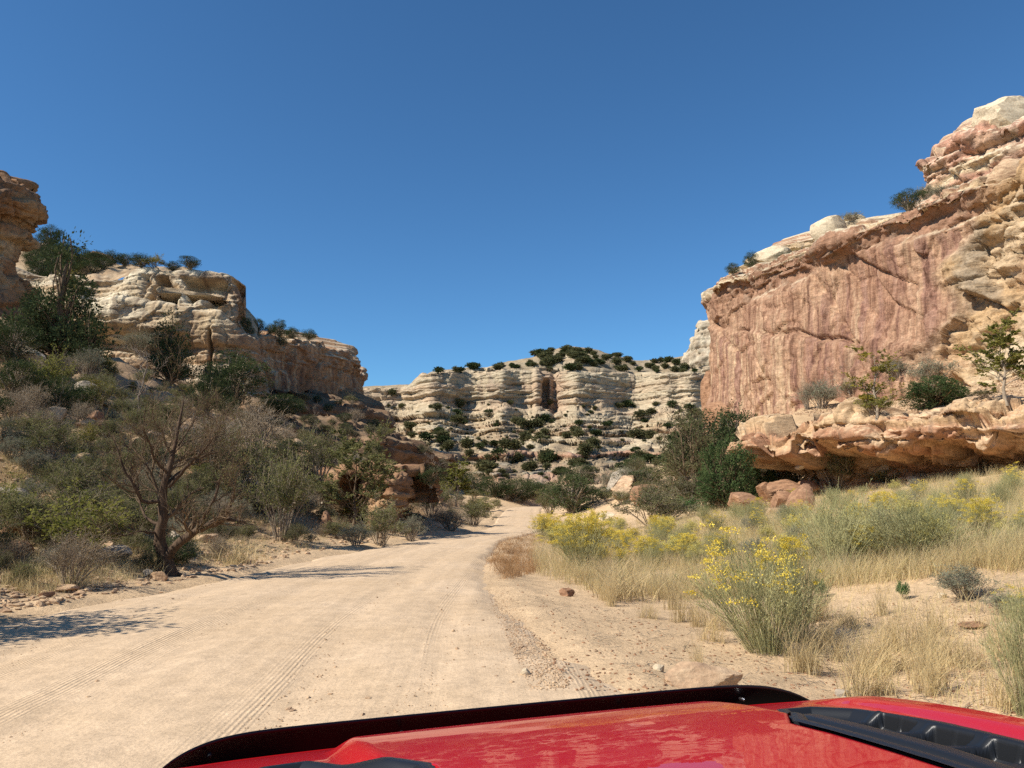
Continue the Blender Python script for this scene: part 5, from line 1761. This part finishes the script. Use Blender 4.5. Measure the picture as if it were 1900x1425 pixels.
for i, (q0, q1) in enumerate(in_px([(1330, 960), (1560, 925), (1760, 905), (1900, 890), (1900, 1030), (1720, 1050), (1560, 1060), (1380, 1060), (1180, 1040), (1180, 985)], 80)):
    p, ok = ghit([q0], [q1]); p = p[0]
    k = RG.choice(['rabbit', 'rabbit_bare', 'rabbit_many', 'sage'], p=[.36, .34, .16, .14])
    place(k, p, RG.uniform(.45, .85) * (.7 if k == 'sage' else 1), None, 'grey green brush clump on the grassy right bank', 'shrub', gg)

# ---- grass
tg = 'dry straw coloured grass tufts on the foreground sand'
plant('tuft', 1590, 1292, 130, 110, 'big arching straw tuft just beyond the hood', 'grass', var=0)
plant('tuft', 1150, 1112, 150, 84, 'broad golden grass clump at the edge of the bare sand', 'grass', var=1)
plant('tuft', 1296, 1240, 40, 70, 'thin upright dry stalks behind the tan slab', 'grass', var=2)
for i, (q0, q1) in enumerate(in_px([(1000, 1040), (1120, 1080), (1260, 1120), (1380, 1150), (1540, 1110), (1700, 1160), (1900, 1200), (1900, 1330), (1640, 1300), (1420, 1240), (1240, 1170), (1100, 1120), (985, 1070)], 46)):
    p, ok = ghit([q0], [q1]); p = p[0]
    place('tuft', p, RG.uniform(.28, .62), RG.uniform(.3, .55), 'dry straw coloured grass tuft on the foreground sand', 'grass', tg)


def grass_field(name, poly, n, per, hh, mat, lean_, label, seed, wd=.0032, spread=.10, dens=None):
    g = np.random.RandomState(seed)
    q = in_px(poly, n)
    C, ok = ghit(q[:, 0], q[:, 1], 5, 70)
    C = C[ok]
    if dens is not None:
        C = C[dens(C)]
    V, f, r = blades(C, g.uniform(hh[0], hh[1], len(C)), lean_, per, g, wd, spread, 4)
    mb = MB(); mb.add(V, f, r)
    o = mb.build(name, M[mat], None, smooth=False)
    tag(o, label, 'grass', kind='stuff')
    return o


bank = [(985, 1010), (1060, 985), (1200, 965), (1330, 950), (1500, 925), (1650, 905), (1780, 885), (1910, 850), (1910, 1060), (1760, 1070), (1600, 1085), (1420, 1110), (1250, 1115), (1120, 1105), (1000, 1065)]
grass_field('dry_grass', bank, 4200, 26, (.22, .55), 'dry_grass', .6, 'dry golden grass covering the right bank', 1, dens=lambda C: noise(C[:, 0] * .5, C[:, 1] * .5, 3) > -.35)
grass_field('green_grass', [(1330, 950), (1500, 920), (1650, 900), (1780, 882), (1910, 850), (1910, 1040), (1700, 1040), (1500, 1050), (1340, 1040), (1150, 1040), (1100, 1000)], 1900, 22, (.25, .6), 'green_grass', .5, 'grey green grass mixed into the right bank', 2, dens=lambda C: noise(C[:, 0] * .4, C[:, 1] * .4, 9) > -.2)
grass_field('tall_grass', bank, 1100, 9, (.4, .8), 'dry_grass', .45, 'taller straw stalks standing among the brush of the right bank', 6, spread=.05, wd=.003)
grass_field('sparse_grass', [(1240, 1120), (1420, 1110), (1600, 1085), (1910, 1060), (1910, 1340), (1640, 1300), (1480, 1240), (1300, 1170)], 420, 7, (.10, .42), 'dry_grass', .8, 'sparse dry stalks over the foreground sand', 3, spread=.06)
grass_field('rusty_weed', [(905, 1040), (930, 1000), (985, 985), (1010, 1010), (1000, 1060), (940, 1075)], 420, 22, (.08, .26), 'rust_grass', .9, 'rusty low weed on the road corner', 4)
grass_field('slope_grass', [(0, 760), (250, 800), (480, 840), (700, 900), (890, 930), (890, 975), (760, 995), (640, 1015), (430, 1058), (300, 1070), (0, 1120)], 3000, 16, (.12, .42), 'dry_grass', .7, 'dry grass between the shrubs of the left slope', 5, dens=lambda C: (noise(C[:, 0] * .4, C[:, 1] * .4, 5) > -.25) & (rl(C[:, 1]) - C[:, 0] > .7))
plant('tuft', 440, 1046, 130, 50, 'pale grass patch on the bank right of the bare tree', 'grass', var=1)

# ---- gravel and rubble
def pebbles(name, pts, sizes, mat, label, seed):
    g = np.random.RandomState(seed)
    V0, F0 = ico(1)
    n = len(pts)
    sc_ = sizes[:, None] * g.uniform(.6, 1.4, (n, 3)) * np.array([1, 1, .6])
    Vn = V0[None] * (1 + .35 * g.normal(size=(n, len(V0), 1)) * .6)
    a = g.uniform(0, 6.28, n)
    Vn = Vn * sc_[:, None]
    x = Vn[..., 0] * np.cos(a)[:, None] - Vn[..., 1] * np.sin(a)[:, None]; y = Vn[..., 0] * np.sin(a)[:, None] + Vn[..., 1] * np.cos(a)[:, None]
    Vn = np.stack([x, y, Vn[..., 2]], -1) + pts[:, None] + np.array([0, 0, 1.0]) * (sizes * .15)[:, None, None]
    Fn = (F0[None] + (np.arange(n) * len(V0))[:, None, None]).reshape(-1, 3)
    o = mesh_obj(name, Vn.reshape(-1, 3), [Fn], M[mat], smooth=False)
    tag(o, label, 'gravel', kind='stuff')
    return o


def road_pts(q):
    C, ok = ghit(q[:, 0], q[:, 1], 3, 60); C = C[ok]
    ins = (C[:, 0] > rl(C[:, 1])) & (C[:, 0] < rr(C[:, 1]))
    C[:, 2] = np.where(ins, rz(C[:, 1]) + .040, C[:, 2])
    return C


g = np.random.RandomState(9)
C = road_pts(in_px([(0, 1170), (400, 1085), (700, 1040), (900, 1010), (905, 1060), (960, 1180), (1050, 1310), (300, 1425), (0, 1425)], 2600))
pebbles('gravel', C, g.uniform(.003, .008, len(C)) * (1 + 1.8 * (g.rand(len(C)) < .07)), 'rock_tan', 'small stones scattered on the dirt road', 11)
C = road_pts(in_px([(890, 1040), (905, 1040), (965, 1130), (1060, 1300), (985, 1310), (912, 1140)], 2000))
pebbles('gravel', C, g.uniform(.003, .012, len(C)), 'rock_tan', 'windrow of gravel along the right edge of the road', 12)
C = road_pts(in_px([(900, 1040), (1100, 1100), (1300, 1150), (1900, 1100), (1900, 1340), (1500, 1300), (1050, 1310)], 1500))
pebbles('gravel', C, g.uniform(.004, .018, len(C)), 'rock_red', 'dark crumbs and pebbles on the sandy verge', 13)
C = road_pts(in_px([(0, 700), (450, 800), (880, 930), (880, 975), (640, 1015), (430, 1062), (0, 1140)], 5200))
C = C[rl(C[:, 1]) - C[:, 0] > .1]
pebbles('rubble', C, g.uniform(.02, .09, len(C)) * (.5 + C[:, 1] / 50), 'rock_tan', 'loose rubble strewn over the left slope', 14)
C, ok = ghit(*in_px([(1440, 770), (1560, 725), (1700, 690), (1900, 685), (1900, 740), (1650, 780)], 3400).T, 30, 95); C = C[ok]
pebbles('rubble', C, g.uniform(.03, .13, len(C)), 'rock_tan', 'loose rubble covering the talus below the red wall', 15)
# dry twigs lying on the sand
q = in_px([(950, 1100), (1250, 1150), (1500, 1120), (1900, 1100), (1900, 1330), (1500, 1290), (1200, 1270)], 420)
C, ok = ghit(q[:, 0], q[:, 1], 4, 40); C = C[ok]
a = g.uniform(0, 6.28, len(C)); L = g.uniform(.05, .22, len(C))
lin = np.linspace(-.5, .5, 4)
P = C[:, None] + np.stack([np.cos(a)[:, None] * lin * L[:, None], np.sin(a)[:, None] * lin * L[:, None], .012 + .25 * g.rand(len(C), 1) * (lin + .5)[None] * L[:, None]], -1) + g.normal(size=(len(C), 4, 3)) * .008
V, f = tubes(P, np.full((len(C), 4), .0028), 3)
tw = mesh_obj('dry_twigs', V, [f], M['bark_grey'])
tag(tw, 'broken dry twigs littering the sandy verge', 'twigs', kind='stuff')

# prototypes never placed stay out of the scene; helper numbers go
for o in COL.objects:
    for k in ('_h', '_w'):
        if k in o: del o[k]
# ------------------------------------------------------------------ the car the picture is taken from
def paint():
    m, nt, out = new_mat('red_car_paint')
    p = N(nt, 'ShaderNodeBsdfPrincipled', inp={'Base Color': (.44, .006, .009, 1), 'Roughness': .45, 'Specular IOR Level': .2, 'Coat Weight': .6, 'Coat Roughness': .008, 'Coat IOR': 1.5})
    nt.links.new(p.outputs[0], out.inputs[0]); return m


def plastic(name, c, rough):
    m, nt, out = new_mat(name)
    tc = N(nt, 'ShaderNodeTexCoord').outputs['Object']
    n = noise_node(nt, tc, 420, 2, .5)
    principled(nt, out, c, rough, .4, bump(nt, n, .25, .001)); return m


M['paint'] = paint()
M['plastic'] = plastic('black_textured_plastic', (.011, .012, .014), .40)
M['gloss'] = plastic('dark_smoked_plastic', (.006, .005, .004), .35)
M['tyre'] = plastic('tyre_rubber', (.02, .02, .02), .8)
M['metal'] = new_mat('bright_metal')[0]
_nt = M['metal'].node_tree
principled(_nt, _nt.nodes['Material Output'], (.7, .7, .7), .25, .5).inputs['Metallic'].default_value = 1

CAR = empty('car', (.022, 1.925, 0), math.radians(18.0))
tag(CAR, 'glossy red off-road car whose hood fills the bottom edge', 'car')
HW = .80


def bulge(a, b):
    f = sstep(-.075, -.125, b + .03 * (a / .42) ** 2)
    wdt = .435 - .02 * sstep(-.2, -.6, b)
    sd = sstep(wdt + .045, wdt - .025, np.abs(a))
    return .025 * f * sd


def hood_z(a, b):
    z = 1.155 + .20 * (1 - np.exp(b / .62)) - .006 * np.abs(a / .85) ** 2.6
    z = z + bulge(a, b) + .014 * sstep(.66, .74, np.abs(a)) * sstep(-.1, -.3, b)
    return z


VENT = np.array([(.515, -.29), (.60, -.30), (.65, -.40), (.668, -.60), (.662, -.96), (.40, -1.0), (.352, -.95), (.345, -.57), (.42, -.46)])


def in_poly(x, y, poly):
    ins = np.zeros(np.shape(x), bool)
    j = len(poly) - 1
    for i in range(len(poly)):
        xi, yi = poly[i]; xj, yj = poly[j]
        c = ((yi > y) != (yj > y)) & (x < (xj - xi) * (y - yi) / (yj - yi + 1e-12) + xi)
        ins ^= c; j = i
    return ins


def poly_dist(x, y, poly):
    best = np.full(np.shape(x), 9.)
    for i in range(len(poly)):
        (ax, ay), (bx, by) = poly[i - 1], poly[i]
        dx, dy = bx - ax, by - ay
        t = np.clip(((x - ax) * dx + (y - ay) * dy) / (dx * dx + dy * dy), 0, 1)
        best = np.minimum(best, np.hypot(x - ax - t * dx, y - ay - t * dy))
    return np.where(in_poly(x, y, poly), best, -best)


def nose_b(a):
    return -.20 * np.abs(a / .82) ** 4.5


# hood skin, its nose rolled down at the front edge, sunk under the two vents
na, nb = 330, 330
av = np.linspace(-HW, HW, na)
tv_ = np.concatenate([np.linspace(0, 1, 26)[:-1] * .0 - 1, np.zeros(0)])
roll = np.linspace(0, 1, 22)
B = []; Zr_ = []
bt = np.concatenate([np.linspace(1, 0, 22)[:-1], -np.linspace(0, 1, nb - 21) ** 1.25 * 1.36])
A2, T2 = np.meshgrid(av, bt, indexing='ij')
bfront = nose_b(A2)
th = np.clip(T2, 0, 1) * PI / 2
B2 = np.where(T2 > 0, bfront + .05 * np.sin(th), bfront * (1 + np.minimum(T2, 0) / 1.36) + T2)
Z2 = np.where(T2 > 0, hood_z(A2, bfront) - .09 * (1 - np.cos(th)), hood_z(A2, B2))
edge_drop = .03 * sstep(HW - .012, HW, np.abs(A2))
Z2 = Z2 - edge_drop
for sgn in (-1, 1):
    Z2 = Z2 - .11 * sstep(-.004, .006, poly_dist(A2 * sgn, B2, VENT))
mesh_obj('hood', np.stack([A2, B2, Z2], -1), [grid_faces(na, len(bt))], M['paint'], CAR)

# fenders
for sgn in (-1, 1):
    fu = np.linspace(0, 1, 40)
    fb = np.linspace(-.14, -1.75, 90)
    FU, FB = np.meshgrid(fu, fb, indexing='ij')
    an = np.clip((FU - .35) / .4, 0, 1) * PI / 2
    xx = HW + .006 + .10 * np.clip(FU / .35, 0, 1) + .10 * np.sin(an) - .03 * np.clip((FU - .75) / .25, 0, 1)
    zz = hood_z(HW * np.ones_like(FB), FB) - .012 - .02 * np.clip(FU / .35, 0, 1) - .10 * (1 - np.cos(an)) - .42 * np.clip((FU - .75) / .25, 0, 1)
    yy = FB - .10 * sstep(-.45, -.14, FB) * FU
    mesh_obj('fender', np.stack([sgn * xx, yy, zz], -1), [grid_faces(40, 90, flip=(sgn < 0))], M['paint'], CAR)

# front fascia, grille and lamps below the hood line
mb = MB()
fa = np.linspace(-.92, .92, 80); fz = np.array([1.06, 1.02, .92, .80, .68, .60, .52, .42])
FA, FZ = np.meshgrid(fa, fz, indexing='ij')
off = np.interp(FZ, [.42, .52, .60, .68, .80, .92, 1.02, 1.06], [.10, .16, .18, .15, .09, .08, .06, .03])
mb.add(np.stack([FA, nose_b(FA * .9) + off, FZ], -1), grid_faces(80, 8))
mb.build('bumper', M['paint'], CAR)
mb = MB()
for i in range(7):
    a = -.42 + i * .14
    V, q = tubes(np.array([[(a, .10, .98), (a, .12, .84), (a, .14, .70)]]), np.full((1, 3), .028), 6); mb.add(V, q)
mb.build('grille', M['plastic'], CAR)
for sgn in (-1, 1):
    V, Fc = _ICO[3]
    o = mesh_obj('headlight', V * np.array([.10, .05, .10]) + np.array([sgn * .64, nose_b(.58) + .07, .90]), [Fc], M['metal'], CAR)
    t = np.linspace(0, 2 * PI, 41)[:-1]; u = np.linspace(0, 2 * PI, 17)[:-1]
    TT, UU = np.meshgrid(t, u, indexing='ij')
    R_ = .29 + .10 * np.cos(UU)
    V = np.stack([sgn * (.80) + .11 * np.sin(UU), -.62 + R_ * np.cos(TT), .39 + R_ * np.sin(TT)], -1).reshape(-1, 3)
    ii = np.arange(40 * 16).reshape(40, 16); jj = np.roll(ii, -1, 0); kk_ = np.roll(ii, -1, 1); ll = np.roll(jj, -1, 1)
    w_ = mesh_obj('wheel', V, [np.stack([ii, jj, ll, kk_], -1).reshape(-1, 4)], M['tyre'], CAR)
    th2 = np.linspace(0, 2 * PI, 25)[:-1]
    V = np.concatenate([[(sgn * .86, -.62, .39)], np.stack([np.full(24, sgn * .84), -.62 + .22 * np.cos(th2), .39 + .22 * np.sin(th2)], 1)])
    mesh_obj('rim', V, [np.array([(0, 1 + i, 1 + (i + 1) % 24) for i in range(24)])], M['metal'], w_)

# bug deflector: a dark smoked strip standing along the hood's front edge
da = np.linspace(-.82, .79, 160); dv_ = np.linspace(0, 1, 14)
DA, DV = np.meshgrid(da, dv_, indexing='ij')
hgt = .060 * np.clip((1 - np.abs(DA / np.where(DA < 0, .826, .806)) ** 14), 0, 1) ** .6
base_b = nose_b(DA) + .052
front = np.stack([DA, base_b + .022 + .022 * np.sin(DV * 2.2) - .030 * DV ** 2, hood_z(DA, nose_b(DA)) - .088 + (hgt + .067) * DV * np.clip(1 - np.abs(DA / np.where(DA < 0, .826, .806)) ** 12, 0, 1) ** .5], -1)
back_ = front + np.array([0, -.006, 0])
V = np.concatenate([front.reshape(-1, 3), back_[:, ::-1].reshape(-1, 3)])
a1 = np.arange(160 * 28).reshape(2, 160, 14)
ring = np.concatenate([a1[0], a1[1]], axis=1)
ring = np.concatenate([ring, ring[:, :1]], axis=1)
q = np.stack([ring[:-1, :-1], ring[1:, :-1], ring[1:, 1:], ring[:-1, 1:]], -1).reshape(-1, 4)
DEF = mesh_obj('bug_deflector', V, [q], M['gloss'], CAR)
for a in (-.70, -.28, .30, .62):
    Vb, qb = tubes(np.array([[(a, nose_b(a) + .062, hood_z(a, nose_b(a)) + .0), (a, nose_b(a) + .046, hood_z(a, nose_b(a)) + .002), (a, nose_b(a) + .040, hood_z(a, nose_b(a)) + .003)]]), np.array([[.005, .005, .002]]), 8)
    mesh_obj('clip', Vb, [qb], M['plastic'] if a != .62 else M['metal'], DEF)

# hood vents
for sgn in (-1, 1):
    n1, n2 = 260, 360
    va = np.linspace(.335, .675, n1); vb = np.linspace(-1.01, -.28, n2)
    VA, VB = np.meshgrid(va, vb, indexing='ij')
    dist = poly_dist(VA, VB, VENT)
    z = hood_z(VA, VB) + .004 - .02 * sstep(.0, -.004, dist) * 0
    rim = sstep(.0, .012, dist)
    bowl = sstep(.018, .05, dist) * .022
    z = z + .002 * rim - bowl
    # three slanted louvre openings with ribs
    for k, (b0, b1) in enumerate(((-.47, -.555), (-.60, -.685), (-.73, -.815))):
        cs = VB + .35 * (VA - .6)
        op = sstep(b1 - .004, b1 + .004, cs) * sstep(b0 + .004, b0 - .004, cs) * sstep(.535, .545, VA) * sstep(.640, .632, VA)
        rib = (np.abs(((VA / .028 + (0.5 if int(k) % 2 else 0)) % 1) - .5) < .12) * .022
        mid_ = (np.abs(cs - (b0 + b1) / 2) < .005) * .022
        z = z - op * (.048 - np.maximum(rib, mid_))
        lip = np.exp(-((cs - b0 - .012) / .010) ** 2) * sstep(.53, .55, VA) * sstep(.645, .635, VA)
        z = z + .004 * lip
    keep = dist > -.001
    idx = np.arange(n1 * n2).reshape(n1, n2)
    fq = grid_faces(n1, n2, flip=(sgn < 0))
    fq = fq[keep.ravel()[fq].all(1)]
    V = np.stack([VA * sgn, VB, z], -1).reshape(-1, 3)
    used = np.unique(fq); remap = np.full(len(V), -1); remap[used] = np.arange(len(used))
    vo = mesh_obj('hood_vent', V[used], [remap[fq]], M['plastic'], CAR)
    # raised scoop bar along the inner edge of the vent
    K = 24
    tb = np.linspace(-.475 if sgn > 0 else -.70, -.99, K)
    ta = .412 + .012 * sstep(-.42, -1.0, tb)
    prof_a = np.linspace(-1, 1, 17)
    hgt_ = (.015 if sgn > 0 else .008) * sstep(-.44, -.54, tb) * (1 - .25 * sstep(-.8, -1.0, tb)) + .004
    wid_ = .024 + .008 * sstep(-.47, -.60, tb)
    BA = ta[:, None] + wid_[:, None] * prof_a[None]
    BB = np.repeat(tb[:, None], 17, 1)
    shape_ = (1 - np.abs(prof_a) ** 4)[None] * hgt_[:, None]
    BZ = hood_z(.40 + 0 * BA, BB) - .014 + shape_
    Vt = np.stack([BA * sgn, BB, BZ], -1)
    Vb_ = np.stack([BA * sgn, BB, hood_z(BA, BB) - .06], -1)
    Vv = np.concatenate([Vt.reshape(-1, 3), Vb_.reshape(-1, 3)])
    g1 = grid_faces(K, 17, flip=(sgn > 0))
    sides_ = []
    off2 = K * 17
    for i in range(K - 1):
        sides_.append((i * 17, (i + 1) * 17, off2 + (i + 1) * 17, off2 + i * 17))
        sides_.append((i * 17 + 16, off2 + i * 17 + 16, off2 + (i + 1) * 17 + 16, (i + 1) * 17 + 16))
    for j in range(16):
        sides_.append((j, off2 + j, off2 + j + 1, j + 1))
        e = (K - 1) * 17
        sides_.append((e + j, e + j + 1, off2 + e + j + 1, off2 + e + j))
    mesh_obj('scoop_bar', Vv, [np.concatenate([g1, np.array(sides_)])], M['plastic'], vo)
# small washer nozzle on the middle of the hood
V, Fc = _ICO[3]
mesh_obj('washer_nozzle', V * np.array([.034, .02, .012]) + np.array([-.315, -.72, float(hood_z(np.array(-.315), np.array(-.72))) + .002]), [Fc], M['plastic'], CAR)
# ------------------------------------------------------------------ light and sky
EL = math.radians(43); PHI = math.radians(24)
Sd = Vector((-math.cos(EL) * math.cos(PHI), -math.cos(EL) * math.sin(PHI), math.sin(EL)))
sun_d = bpy.data.lights.new('sun', 'SUN'); sun_d.energy = 5.0; sun_d.angle = math.radians(.53); sun_d.color = (1, .94, .84)
sun = bpy.data.objects.new('sun', sun_d); COL.objects.link(sun)
sun.rotation_euler = Sd.to_track_quat('Z', 'Y').to_euler()
sun.location = (0, 0, 60)
wd = bpy.data.worlds.new('World'); SC.world = wd; wd.use_nodes = True
nt = wd.node_tree; nt.nodes.clear()
out = nt.nodes.new('ShaderNodeOutputWorld'); bg = nt.nodes.new('ShaderNodeBackground')
sky = nt.nodes.new('ShaderNodeTexSky'); sky.sky_type = 'NISHITA'; sky.sun_disc = False
sky.sun_elevation = EL; sky.sun_rotation = math.atan2(Sd.x, Sd.y)
sky.altitude = 1600; sky.air_density = 1.0; sky.dust_density = .1; sky.ozone_density = 1.0
bg.inputs['Strength'].default_value = .082
tint = nt.nodes.new('ShaderNodeMix'); tint.data_type = 'RGBA'; tint.blend_type = 'MULTIPLY'; tint.inputs[0].default_value = 1
tint.inputs[7].default_value = (.50, .91, 1.20, 1)
nt.links.new(sky.outputs[0], tint.inputs[6]); nt.links.new(tint.outputs[2], bg.inputs[0]); nt.links.new(bg.outputs[0], out.inputs[0])
SC.view_settings.view_transform = 'Standard'; SC.view_settings.look = 'None'
SC.view_settings.exposure = 0.48; SC.view_settings.gamma = 1
SC.cycles.max_bounces = 6; SC.cycles.diffuse_bounces = 3; SC.cycles.glossy_bounces = 3
SC.cycles.transmission_bounces = 2; SC.cycles.transparent_max_bounces = 4
SC.cycles.use_denoising = False
